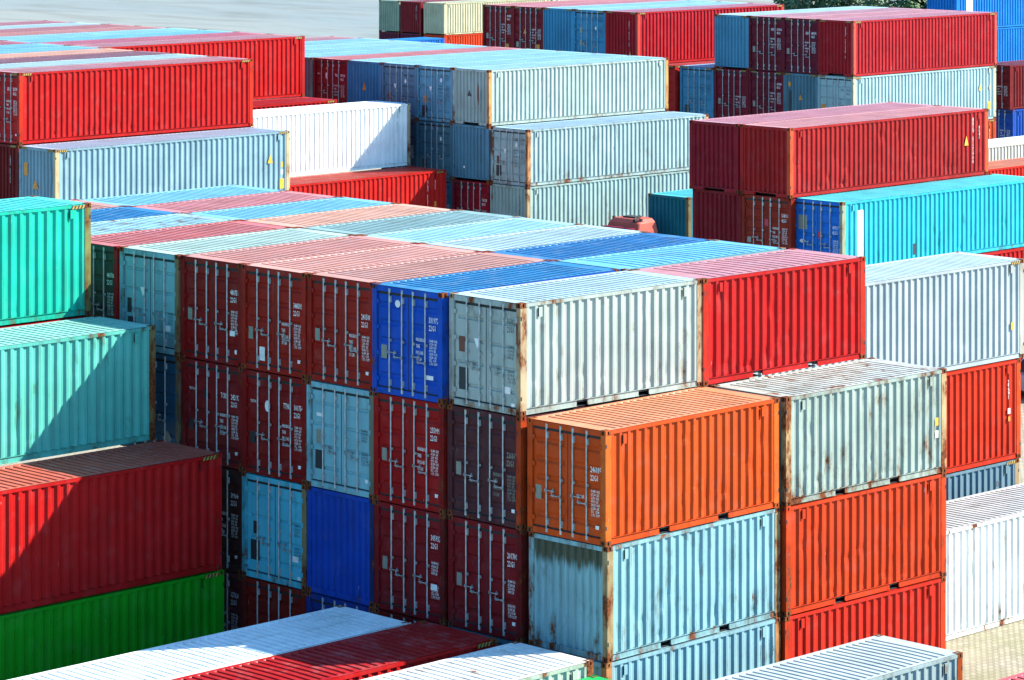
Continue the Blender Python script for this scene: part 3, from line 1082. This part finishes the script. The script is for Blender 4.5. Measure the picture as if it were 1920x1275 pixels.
# ------------------------------------------------------------------ far left block of long high-cube containers
container('H', 25.528, 54.392, t4, RED, R_MAUV, 'd', 'long bright red container with dark maroon doors at the top left, dented along its bottom', yaw=-.31, rust=.08, dents=30, d=2, num=('GKU', '520743 1'), nz=.62, small='ab',
          frame=(216, 66, 42), style='wide')
LB = 'in the far left block'
for k, (bd, rf, lb) in enumerate(((GREY, R_CYAN, 'pale cyan roof directly behind the long bright red container at the top left'),
                                  (MAROON, (150, 92, 98), 'dark mauve roof behind the pale cyan one at the top left'),
                                  (BRICK, R_SALM, 'salmon roof behind the dark mauve one at the top left'),
                                  (SKYB, R_LBLU, 'light blue roof behind the salmon one, at the left edge'),
                                  (SKYB, (140, 198, 226), 'light blue roof against the dark seam at the left edge'),
                                  (BRICK, (196, 110, 116), 'dull pink roof behind two light blue roofs, touching the dark seam at the left edge'),
                                  (BRICK, (214, 150, 146), 'pale pink sliver of roof at the left edge, before the dark seam'))):
    container('H', 25.45, 56.98 + 2.57 * k, t4, bd, rf, 'd', lb, d=1, roofrust=.08)
container('H', 25.45, 54.36, t3, (120, 24, 36), None, 'e', 'dark plum end wall with white vertical lettering below the long bright red container', rust=.05, d=1,
          endtxt=[('CAXU 851236', .62, .46, .13, 'white')])
container('H', 25.351, 51.751, t3, (156, 190, 202), (176, 192, 212), 'e', 'long silver-blue container with orange sticker on its end wall, below the long bright red one', yaw=-.21, rust=.10, dents=8, d=2, frame=(216, 200, 160),
          endstick=[('orange', rect(-.92, 2.25, .26, .52)), ('orange', [(-.16, 1.62), (.06, 1.24), (-.34, 1.24)])],
          sidestick=[('yellow', 1.08, .95, .28, -.36), ('yellow', .50, 1.30, .12, .22), ('yellow', .56, 2.0, .24, .42), ('white', .50, 1.62, .12, .2)])
ends = (49.92, 49.88, 49.86, 49.72, 49.66, 49.6, 49.4, 49.3)
for k, (bd, rf, lb) in enumerate((((206, 34, 34), R_MAUV, 'long crimson-red container behind the bright red one at the top left, farther from the camera'),
                                  (MAROON, (202, 108, 120), 'rosy mauve roof next behind the long crimson-red container'),
                                  (SKYB, R_LBLU, 'light blue roof behind the rosy mauve roof near the water'),
                                  (SKYB, (160, 210, 230), 'light blue roof between another light blue roof and a salmon roof near the water'),
                                  (BRICK, (206, 140, 128), 'salmon-brown roof near the water behind two light blue roofs'),
                                  (BRICK, (192, 122, 118), 'brown-pink roof near the water, in front of a narrow pale blue roof'),
                                  (GREY, R_CYAN, 'narrow pale blue roof second from the water at the top left'),
                                  (MAROON, (190, 122, 126), 'mauve roof nearest the water at the top left'))):
    container('H', ends[k] - 12.192, 64.99 + 2.475 * k, t4, bd, rf, 'd', lb, d=1, roofrust=.06, dents=6)
container('H', 37.68, 62.6, t3, (196, 40, 44), (186, 48, 58), 'e', 'red roof with striped corner below the long crimson-red container', rust=.06, d=1)
container('H', 38.55, 58.46, t3, (240, 244, 236), (228, 238, 242), 'e', 'white long container with a rust smudge and diagonal shadow at its right end', rust=.06, d=2, dents=8, hazard=False, frame=(222, 200, 170), postrust=.3,
          side=[('2651', 1.15, .22, .15, 'black', True), ('CRSU 60521', .85, .22, .15, 'black', True)])
container('H', 38.43, 55.9, t2, (212, 52, 32), (190, 62, 52), 'e', 'orange-red long container below the white one, with vertical lettering in its shaded end', rust=.04, d=2, dents=6,
          side=[('CLHU 898925', 1.20, .42, .17, 'white', True), ('4500', .72, .42, .15, 'white', True)], sidestick=[('orange', .76, 1.40, .14, .24), ('white', .76, 1.78, .14, .24)])

# ------------------------------------------------------------------ middle distance block
mg = [(54.58, (176, 196, 200)), (57.0, (110, 176, 204)), (59.45, (110, 150, 170)), (61.91, (86, 158, 198)), (64.37, (140, 34, 50)), (66.9, (150, 170, 176))]
container('L', 52.04, 54.552, h1, (196, 212, 204), (176, 216, 234), 'e', 'pale cream-grey long container with rust burst on its end wall, atop the middle distance stack', d=2, rust=.16, dents=10, frame=(232, 176, 118),
          endstick=[('brown', [(.44, 1.95), (.58, 1.6), (.52, .9), (.42, 1.3)]), ('patch', [(-.12, 1.62), (.02, 1.32), (-.24, 1.32)])], endtxt=[('CXDU 512', .62, .95, .16, 'black')])
container('L', 52.04, 57.0, h1, (120, 178, 202), (166, 212, 232), 'd', 'steel blue doors with orange patch and white triangle, left of the cream-grey container', d=1, handles=1, rust=.16, tc='black', num=('CXDU', '80924 4'), nz=.36, small='ab', style='thin',
          frame=(120, 110, 90), words=[('TIANHE', .15, -.95, 1.72)], stick=[('orange', rect(-.82, 1.18, .24, .32)), TRI, ('patch', rect(-.90, .72, .36, .52))], stick2=[('white', oval(.40, 1.95, .06, .10))])
container('L', 52.04, 59.45, h1, (112, 150, 172), (164, 212, 234), 'd', 'grey-blue doors with reddish patch, between steel blue doors and a blue end wall', d=1, handles=1, rust=.12, tc='black', num=('CXDU', '43228 2'), nz=.50, small='ab', style='thin',
          frame=(110, 96, 80), stick=[('brown', rect(-.82, 1.18, .24, .32)), TRI], stick2=[('white', oval(.40, 1.78, .06, .10))])
container('L', 52.04, 61.91, h1, (92, 156, 196), (170, 216, 236), 'e', 'blue ribbed end wall with orange warning triangle, right of the maroon doors', d=1, rust=.16, frame=(150, 132, 110),
          endstick=[('orange', [(.0, 1.60), (.12, 1.20), (-.14, 1.20)])], endtxt=[('TRLU 4259', .62, .72, .15, 'black')])
container('L', 52.04, 64.37, h1, (150, 36, 48), (214, 130, 126), 'd', 'maroon doors with white oval, beside the blue ribbed end wall', d=1, handles=1, rust=.06, num=('TRIU', '587034 4'), nz=.72,
          words=[('TRITON', .10, -.98, 1.86)], stick=[('white', oval(-.30, 1.76, .09, .15)), ('yellow', oval(-.30, 2.12, .04, .05))])
container('L', 52.04, 66.88, h1, (150, 168, 172), (162, 212, 234), 'e', 'slim grey end wall showing beside the far end of the crimson-red container', d=1, rust=.14)
for k, (rf, lb) in enumerate((((160, 208, 232), 'light blue roof third from the water on the middle distance stack'),
                              ((168, 214, 234), 'light blue roof second from the water on the middle distance stack'),
                              ((156, 206, 232), 'light blue roof nearest the water on the middle distance stack'),
                              ((196, 140, 140), 'thin mauve roof edge nearest the water, right of the long crimson-red container'))):
    container('L', 52.04, 69.36 + 2.47 * k - (0, 0, 0, 0)[k], h1, GREY if k < 3 else MAROON, rf, 'd', lb, d=1, roofrust=.04)
container('L', 52.046, 52.03, h2, (186, 210, 210), (176, 208, 230), 'd', 'pale blue-grey long container with blue doors and black patch, standing forward in the second tier', yaw=-.41, d=2, rust=.22, tc='black', num=('CXDU', '33709 0'), nz=.42, small='ab', style='thin', dents=12,
          frame=(226, 170, 120), stick=[('brown', rect(-.86, 1.28, .22, .36)), TRI, ('patch', rect(-.90, .86, .34, .50))], stick2=[('white', oval(.42, 1.85, .06, .10))])
container('L', 52.04, 54.56, h2, (112, 160, 184), None, 'e', 'blue-grey ribbed end wall with a white speck, under the rust-burst end wall', d=1, rust=.12, endtxt=[('CRSU 22410', .62, .42, .16, 'black')], endstick=[('white', rect(-.50, .66, .10, .10))], frame=(150, 140, 124))
container('L', 52.04, 57.02, h2, (86, 132, 150), None, 'd', 'shaded slate-blue doors in the second tier, right of the white container end', d=1, handles=1, rust=.14, tc='black', num=('CXDU', '32051 2'), nz=.46, style='thin', stick=[('patch', rect(-.9, .8, .34, .5))], stick2=[('white', oval(.40, 1.80, .06, .10))])
container('L', 52.04, 59.47, h2, (60, 90, 110), None, 'd', 'sliver of dark blue-grey doors between the white container and the slate-blue doors', d=1, rust=.1)
container('L', 51.98, 51.98, h3, (178, 206, 202), None, 'e', 'pale grey-green long container with rust-stained base behind the red vehicle cab', d=2, rust=.26, dents=10, frame=(214, 190, 150), endtxt=[('FSCU 40', .62, .44, .16, 'black')])
container('L', 52.04, 54.56, h3, (166, 24, 58), None, 'd', 'deep crimson doors with pale lock rods, in the third tier beside the pale grey-green container', d=1, rust=.03, num=('', '743028 5'), nz=.78)
container('L', 52.04, 57.02, h3, (60, 112, 144), None, 'd', 'strip of dark blue doors beside the shaded orange-red container end', d=1, rust=.1)
container('L', 53.95, 43.9, h3, (24, 124, 140), (96, 206, 212), 'e', 'dark teal container with bright turquoise roof, behind the red vehicle cab', d=2, rust=.10, dents=2, frame=(130, 120, 90))

# ------------------------------------------------------------------ right middle block
container('L', 38.885, 25.173, h1, (188, 52, 52), (220, 150, 146), 'e', 'long brick-red container with dented ribs and dark maroon end wall, above the cyan one', yaw=.75, d=2, rust=.10, dents=46, roofrust=.16, frame=(226, 104, 72),
          side=[('BRSU 5121900', 1.02, .30, .20, 'white', True), ('45G1', .62, .62, .18, 'white', True)], sidestick=[('yellow', 1.42, .98, .26, -.38)])
container('L', 38.82, 27.66, h1, (160, 42, 54), (210, 140, 146), 'e', 'dark maroon ribbed end wall in the top tier, left of the dented brick-red container', yaw=.5, d=2, rust=.05, dents=4)
container('L', 39.0, 25.22, h2, (164, 58, 44), None, 'd', 'red-brown doors numbered 518311 with crimson tag, left of the bright blue doors', d=2, rust=.08, num=('', '518311 3'), nz=.62, stick=[('pink', rect(-.12, 1.72, .17, .25)), ('plate', rect(-.98, 1.0, .2, .2))])
container('L', 39.05, 27.72, h2, (142, 34, 48), None, 'e', 'dark maroon ribbed end wall in the second tier, beside the red-brown 518311 doors', d=2, rust=.05, dents=4)
container('L', 39.28, 23.02, h2, (84, 214, 236), (110, 228, 238), 'd', 'bright cyan long container with blue doors and a white stripe down its side', d=2, rust=.18, dents=12, num=('', '499112 1'), nz=.90, small='a', style='wide', door=(20, 128, 226), frame=(190, 196, 170),
          stick=[('plate', rect(-.92, 1.98, .42, .52)), ('white', oval(-.72, 1.02, .14, .07)), ('patch', rect(-.8, .56, .28, .3))], stick2=[('pink', rect(.02, 1.44, .18, .26))],
          sidestick=[('white', 11.34, .36, .36, 2.0), ('patch', 8.06, 1.86, .18, .42)])
container('L', 38.7, 22.9, h3, (206, 44, 40), (200, 60, 56), 'e', 'red long container directly under the bright cyan one at the right edge', d=2, rust=.06)
container('L', 38.7, 22.88, h4, (214, 46, 30), None, 'e', 'red container on the ground under another red one, behind the parked car', d=2, rust=.06)

# ------------------------------------------------------------------ far right block
container('H', 78.451, 54.619, t4, (196, 52, 58), (206, 140, 148), 'e', 'long coral-red container with plum end wall on top of the far right stack', yaw=-.19, d=2, rust=.02, dents=8, frame=(224, 104, 90),
          endtxt=[('CKQS 201220 2', .62, .34, .16, 'white')])
container('H', 78.45, 57.0, t4, (120, 34, 52), (214, 146, 148), 'd', 'plum doors just left of the plum end wall, top tier of the far right stack', d=1, handles=1, rust=.02, num=('GESU', '480274 3'), nz=.70)
container('H', 78.45, 59.38, t4, (124, 34, 50), (204, 150, 156), 'd', 'plum doors beside the light blue end wall, top tier of the far right stack', d=1, handles=1, rust=.02, num=('KMU', '512904'), nz=.60)
container('H', 78.45, 61.83, t4, (104, 168, 196), (196, 226, 232), 'e', 'light blue ribbed end wall left of plum doors, top tier of the far right stack', d=1, rust=.12, endtxt=[('TRHU 4109', .62, .4, .15, 'black')], frame=(150, 150, 130))
container('H', 78.4, 54.6, t3, (190, 220, 220), (200, 224, 228), 'd', 'pale aqua long container with blue doors under the coral-red one', d=2, rust=.03, dents=4, tc='black', num=('CXDU', '47108 2'), nz=.66, style='thin', frame=(226, 222, 190),
          stick=[('orange', rect(-.98, 1.38, .30, .40)), ('orange', [(-.28, 1.22), (-.10, .92), (-.46, .92)])], sidestick=[('yellow', 1.42, .92, .26, -.36), ('yellow', .62, 1.05, .12, .20), ('yellow', .72, 1.92, .24, .42)])
container('H', 78.4, 56.96, t3, (110, 150, 162), None, 'e', 'blue-grey end wall with black streak and orange triangle, left of the pale aqua container doors', d=1, rust=.14,
          endstick=[('patch', [(-.82, 2.1), (-.66, 1.9), (-.62, .7), (-.84, .7)]), ('orange', oval(-.76, 2.3, .1, .14)), ('orange', [(-.02, 1.78), (.12, 1.5), (-.16, 1.5)])], frame=(150, 146, 130))
container('H', 78.4, 59.34, t3, (126, 34, 52), None, 'd', 'plum doors left of the blue-grey end wall with black streak, far right stack', d=1, handles=1, rust=.02, num=('', '420864'), nz=.58)
container('H', 78.4, 61.80, t3, (140, 36, 52), None, 'd', 'wine doors in the second tier, beside the light blue doors on the far right stack', d=1, handles=1, rust=.02, small='ab', nz=.9)
container('H', 78.4, 64.30, t3, (92, 164, 196), (150, 200, 232), 'd', 'light blue doors left of the wine doors, second tier of the far right stack', d=1, handles=1, rust=.12, tc='black', num=('CXDU', '62259 4'), nz=.40, style='thin', stick=[('patch', rect(-.9, .8, .34, .5))])
container('H', 78.2, 66.9, t3, (206, 58, 54), (204, 88, 90), 'd', 'red roof and post wedged behind the pale cream-grey container and the light blue doors', d=1, rust=.06, num=None, small='')
container('H', 78.4, 54.6, t2, (222, 92, 60), None, 'e', 'orange strip of container under the pale aqua one on the far right stack', d=1, rust=.08, side=[('4520', .62, .5, .2, 'white', True)])

container('H', 76.7, 68.29, t4, (196, 48, 56), (196, 128, 140), 'e', 'long coral-red container with plum end wall at the top centre of the picture', d=2, rust=.03, dents=10, frame=(222, 92, 80),
          endtxt=[('GKUS 4700 60', .52, .5, .15, 'white')], endstick=[('orange', [(.62, .76), (.70, .5), (.52, .5)])])
container('H', 76.7, 70.73, t4, (80, 158, 196), (168, 214, 234), 'd', 'sky blue doors with grey scrape marks, at the top centre beside the plum end wall', d=1, handles=1, rust=.14, tc='black', num=('CXDU', '52460'), nz=.36, style='thin', frame=(110, 104, 84),
          stick=[('plate', rect(-.78, 1.9, .22, .30)), ('plate', rect(-.78, 1.2, .22, .30)), ('patch', rect(-.82, .62, .34, .4))], stick2=[('white', oval(.44, 1.9, .06, .1))], words=[('TIANHE', .15, -.92, 2.06)])
container('H', 76.7, 73.15, t4, (88, 164, 200), (162, 210, 234), 'e', 'sky blue ribbed end wall between maroon doors and sky blue doors at the top centre', d=1, rust=.14, endtxt=[('TRLU 6102', .64, .5, .15, 'black')], frame=(150, 140, 110))
container('H', 76.7, 75.53, t4, (142, 38, 46), (214, 138, 138), 'd', 'maroon doors with yellow-orange sticker, left of the sky blue end wall at the top centre', d=1, handles=1, rust=.02, small='ab', nz=.72, stick=[('orange', [(-.30, 1.62), (-.18, 1.36), (-.42, 1.36)]), ('plate', rect(-.98, .9, .2, .3))], stick2=[('orange', rect(.60, .80, .28, .42))])
container('H', 76.7, 77.95, t4, (146, 40, 46), (220, 140, 138), 'd', 'maroon doors at the left end of the top centre row, numbered 480480', d=1, handles=1, rust=.02, num=('', '480480 2'), nz=.52, stick2=[('orange', rect(.55, .74, .28, .42))])

# ------------------------------------------------------------------ remote stacks
vx = 128.2
container('L', vx, 137.94, h2, (226, 220, 184), None, 'e', 'cream long container with grey-green end wall in the remote stack by the water', d=1, rust=.12, frame=(232, 170, 110))
container('L', vx, 140.71, h2, (150, 46, 52), None, 'e', 'maroon ribbed end wall between two grey-green ones in the remote stack by the water', d=1, rust=.06, endtxt=[('CRXU 4027', .6, .3, .17, 'white')], frame=(190, 90, 60))
container('L', vx, 143.34, h2, (170, 186, 162), None, 'e', 'grey-green ribbed end wall outermost in the remote stack by the water', d=1, rust=.16)
container('L', vx, 137.94, h3, (226, 80, 48), None, 'e', 'orange-red container under the cream one in the remote stack', d=1, rust=.06,)
container('L', vx, 140.71, h3, (112, 44, 66), None, 'e', 'purple-brown container under the maroon end wall in the remote stack', d=1, rust=.06)
container('L', vx, 143.34, h3, (112, 44, 66), None, 'e', 'purple-brown container at the outer corner of the remote stack, under the grey-green end wall', d=1, rust=.06)
container('S', 119.6, 135.2, h3, (20, 120, 210), (60, 160, 226), 'e', 'bright blue wedge of roof at the foot of the remote stack by the water', d=1, rust=.02)
container('L', vx + 12.5, 137.98, h2, (214, 224, 200), None, 'e', 'pale green-cream container behind the cream one, glimpsed above the top centre roofs', d=1, rust=.06)
container('H', 114.8, 75.9, t4, (16, 142, 226), None, 'e', 'bright azure container with a white stripe at the top right corner', d=1, rust=.0, frame=(150, 190, 190), sidestick=[('white', 11.2, .34, .72, 2.3)], hazard=False)
container('H', 114.8, 75.9, t3, (16, 142, 226), None, 'e', 'bright azure container in the second tier at the top right, under the white-striped one', d=1, rust=.0, hazard=False)
container('H', 114.8, 75.9, t2, (16, 138, 224), None, 'e', 'bright azure container in the third tier at the top right, behind the maroon doors', d=1, rust=.0, hazard=False)
container('L', 101.8, 62.0, h2, (128, 36, 40), None, 'd', 'maroon doors at the right edge of the picture, above blue doors', d=1, rust=.02, stick=[('plate', rect(-.9, .92, .3, .36))], handles=1)
container('L', 102.0, 61.95, h3, (10, 88, 184), None, 'd', 'blue doors at the right edge below the maroon doors', d=1, rust=.0, stick=[])
container('L', 109.7, 67.7, h3, (12, 70, 168), (90, 180, 232), 'e', 'dark blue ribbed end wall with white vertical lettering, left of the right-edge blue doors', d=1, rust=.0, endtxt=[('CSCU 40270', -.30, .22, .13, 'white')])
container('L', 80.0, 49.15, h3, (236, 226, 212), (216, 226, 232), 'e', 'off-white container behind the dented brick-red one, at the right edge', d=1, rust=.04, frame=(232, 212, 180))
container('L', 71.0, 42.06, h3, (230, 60, 36), (230, 140, 100), 'e', 'scarlet container with salmon roof in front of the off-white one, at the right edge', d=1, rust=.02)
container('L', 150.0, 106.0, h2, (16, 142, 210), None, 'e', 'azure container glimpsed between the tree trunks at the top right', d=1, rust=.0)


# ------------------------------------------------------------------ truck cab behind the middle stack
def truck(x, y):
    """cab-over lorry facing -x; only the top of its cab shows over the stack"""
    r = bpy.data.objects.new('yard_tractor', None)
    C.objects.link(r)
    r.location = (x, y, GROUND)
    r.scale = (.88, .86, 1.36)
    tag(r, 'faded red vehicle cab roof showing over the middle stack, before the dark teal container', 'vehicle')
    red = (0.34, 0.075, 0.055, 1)
    L_ = lambda n, me, p=r, c=red, ru=.05: link(n, me, p, c, 3.3, ru)
    # cab shell: lofted rounded sections along z
    prof = [(0.75, 0.0, 0.0), (1.6, 0.0, 0.0), (2.05, .02, .02), (2.75, .16, .06), (3.02, .30, .14), (3.14, .52, .30), (3.17, .75, .55)]
    m = MB()
    rings = []
    for z, dx, dy in prof:
        ring = []
        x0, x1, y0, y1 = dx, 1.75 - dx * .35, -1.22 + dy, 1.22 - dy
        rr = .16
        for cx, cy, a0 in ((x1 - rr, y1 - rr, 0), (x0 + rr, y1 - rr, 90), (x0 + rr, y0 + rr, 180), (x1 - rr, y0 + rr, 270)):
            for k in range(5):
                t = math.radians(a0 + 22.5 * k)
                ring.append((cx + rr * math.cos(t), cy + rr * math.sin(t), z))
        rings.append(ring)
    for a, b in zip(rings, rings[1:]):
        n = len(a)
        for i in range(n):
            j = (i + 1) % n
            m.poly([a[i], a[j], b[j], b[i]])
    m.poly(rings[-1])
    cab = L_('cab', m.mesh('cab', [M['door']]))
    m = MB()
    m.poly([(-.012, -1.05, 1.75), (-.012, 1.05, 1.75), (.155, .98, 2.70), (.155, -.98, 2.70)])
    L_('windscreen', m.mesh('windscreen', [M['patch']]), cab)
    m = MB()
    m.box(-.16, .12, -1.02, 1.02, 2.72, 2.90)
    L_('sun_visor', m.mesh('sun_visor', [M['door']]), cab, (0.16, 0.012, 0.03, 1))
    m = MB()
    m.box(.72, 1.22, -.42, .42, 3.165, 3.205)
    L_('roof_hatch', m.mesh('roof_hatch', [M['rubber']]), cab)
    m = MB()
    m.tube((.42, -.72, 3.10), (.80, -.72, 3.24), .05, 10)
    m.tube((.36, -.72, 3.08), (.42, -.72, 3.10), .10, 12)
    L_('air_horn', m.mesh('air_horn', [M['rubber']]), cab)
    for yy in (-.95, .95):
        m = MB()
        m.box(.55, .68, yy - .06, yy + .06, 3.06, 3.18)
        L_('marker_lamp', m.mesh('marker_lamp', [M['rubber']]), cab)
    m = MB()
    m.tube((-.18, 1.2, 2.5), (-.30, 1.45, 2.62), .02, 6)
    m.box(-.34, -.26, 1.36, 1.54, 2.2, 2.62)
    L_('wing_mirror', m.mesh('wing_mirror', [M['rubber']]), cab)
    m = MB()
    m.box(.1, 2.5, -.45, .45, .45, .75)
    L_('chassis', m.mesh('chassis', [M['rubber']]))
    for xx in (.55, 2.0):
        for yy in (-1.05, 1.05):
            m = MB()
            m.tube((xx, yy - .15, .37), (xx, yy + .15, .37), .37, 20)
            wl = L_('wheel', m.mesh('wheel', [M['rubber']]))
            m = MB()
            m.tube((xx, yy - .16, .37), (xx, yy + .16, .37), .2, 16)
            L_('rim', m.mesh('rim', [M['zinc']]), wl)


truck(51.45, 45.75)


# ------------------------------------------------------------------ parked car at the right edge
def car(x, y):
    r = bpy.data.objects.new('parked_car', None)
    C.objects.link(r)
    r.location = (x, y, GROUND)
    tag(r, 'pale silver car at the right edge, its end showing beside the orange-red container', 'car')
    sil = (0.36, 0.36, 0.40, 1)
    prof = [(-2.2, .35, .72), (-2.15, .28, .88), (-1.5, .25, .98), (-1.45, .25, .985), (1.1, .25, .98), (2.0, .28, .86), (2.2, .35, .66)]
    m = MB()
    P = np.zeros((len(prof), 8, 3))
    for i, (xx, zb, zt) in enumerate(prof):
        hw = .86 if abs(xx) < 1.8 else .78
        for j, (yy, zz) in enumerate(((-hw * .9, zb), (-hw, zb + .15), (-hw, zt - .15), (-hw * .88, zt), (hw * .88, zt), (hw, zt - .15), (hw, zb + .15), (hw * .9, zb))):
            P[i, j] = (xx, yy, zz)
    m.grid(P)
    m.poly(P[0])
    m.poly(P[-1])
    body = link('body', m.mesh('body', [M['door']]), r, sil, 5.5, -.2)
    cabp = [(-1.95, .93, .74), (-1.55, 1.44, .62), (-.1, 1.50, .62), (.45, 1.42, .62), (1.2, .97, .74)]
    m = MB()
    P = np.array([[(xx, -hw, zt - .001) for _ in (0,)] + [(xx, hw, zt)] for xx, zt, hw in cabp])
    m.grid(P)
    link('roof', m.mesh('roof', [M['door']]), body, sil, 5.5, -.2)
    m = MB()
    for s in (-1, 1):
        m.poly([(xx, s * (hw - .004), zt - .05) for xx, zt, hw in cabp] + [(1.15, s * .76, .96), (-1.9, s * .76, .96)])
    m.poly([(-1.96, -.70, .99), (-1.96, .70, .99), (-1.60, .58, 1.40), (-1.60, -.58, 1.40)])
    link('window', m.mesh('window', [M['patch']]), body)
    for xx in (-1.35, 1.35):
        for yy in (-.78, .78):
            m = MB()
            m.tube((xx, yy - .1, .31), (xx, yy + .1, .31), .31, 20)
            wl = link('wheel', m.mesh('wheel', [M['rubber']]), r)
            m = MB()
            m.tube((xx, yy - .11, .31), (xx, yy + .11, .31), .19, 14)
            link('rim', m.mesh('rim', [M['zinc']]), wl)
    for yy in (-.6, .6):
        m = MB()
        m.box(-2.215, -2.17, yy - .14, yy + .14, .62, .76)
        link('tail_lamp', m.mesh('tail_lamp', [M['pink']]), r)


car(48.9, 20.3)


# ------------------------------------------------------------------ trees beyond the far right block
def leaf_mat(name, a, b_):
    m, n, b = new_mat(name)
    tc = node(n, 'ShaderNodeTexCoord')
    f = maprange(n, noise_tex(n, tc.outputs['Object'], .7, 3.0), .35, .65)
    n.links.new(mixc(n, f, a, b_), b.inputs['Base Color'])
    b.inputs['Roughness'].default_value = .6
    return m


LEAF = leaf_mat('tree_leaves', (.012, .045, .010, 1), (.045, .12, .025, 1))
BARK = plain_material('tree_bark', (.05, .04, .035), .9, 0, .4, 3.0)


def tree(x, y, h, rad, label, seed):
    r = random.Random(seed)
    root = bpy.data.objects.new('tree', None)
    C.objects.link(root)
    root.location = (x, y, GROUND)
    tag(root, label, 'tree', 'trees beyond the far right stack')
    m = MB()
    top = h * .55
    pts = [(0, 0, 0, .34), (r.uniform(-.2, .2), r.uniform(-.2, .2), top * .5, .26), (r.uniform(-.4, .4), r.uniform(-.4, .4), top, .16)]
    for a, b in zip(pts, pts[1:]):
        m.tube(a[:3], b[:3], a[3], 8)
    blobs = []
    for k in range(9):
        t = r.uniform(0, 6.28)
        q = r.uniform(.3, .85) * rad
        zc = r.uniform(.42, .92) * h
        e = (q * math.cos(t), q * math.sin(t), zc)
        blobs.append((e, r.uniform(.35, .6) * rad))
        m.tube(pts[1][:3] if zc < .6 * h else pts[2][:3], e, .08, 5)
    link('trunk', m.mesh('trunk', [BARK]), root)
    n = 5200
    vs = np.empty((n * 4, 3))
    for i in range(n):
        e, br = blobs[r.randrange(len(blobs))]
        d = Vector((r.gauss(0, 1), r.gauss(0, 1), r.gauss(0, 1))).normalized() * br * r.random() ** .4
        c = Vector(e) + Vector((d.x, d.y, d.z * .8))
        a = Vector((r.gauss(0, 1), r.gauss(0, 1), r.gauss(0, 1))).normalized()
        b2 = a.orthogonal().normalized()
        s = r.uniform(.10, .22)
        a, b2 = a * s, b2 * s * .6
        for q, p in enumerate((c - a, c + b2, c + a, c - b2)):
            vs[i * 4 + q] = p
    me = bpy.data.meshes.new('crown')
    me.from_pydata(vs.tolist(), [], [(4 * i, 4 * i + 1, 4 * i + 2, 4 * i + 3) for i in range(n)])
    me.materials.append(LEAF)
    link('crown', me, root)


for k, (x, y, h, rd, lb) in enumerate((
        (143.5, 114.5, 10.5, 2.6, 'loose small tree at the left end of the trees, behind the coral-red container corner'),
        (137.5, 107.3, 13.0, 4.4, 'broad dark tree second from the left in the row of trees'),
        (141.1, 107.6, 13.5, 4.2, 'dense green tree in the middle of the row of trees'),
        (135.6, 101.5, 13.0, 4.0, 'dense tree right of the middle of the row of trees'),
        (143.4, 105.3, 13.5, 4.0, 'tall tree just left of the azure glimpses between the trunks'),
        (139.2, 99.5, 14.5, 2.8, 'bare-trunked tree second from the dark blue end wall'),
        (138.9, 97.6, 15.0, 2.6, 'bare-trunked tree next to the dark blue end wall at the top right'))):
    tree(x, y, h, rd, lb, 40 + k)
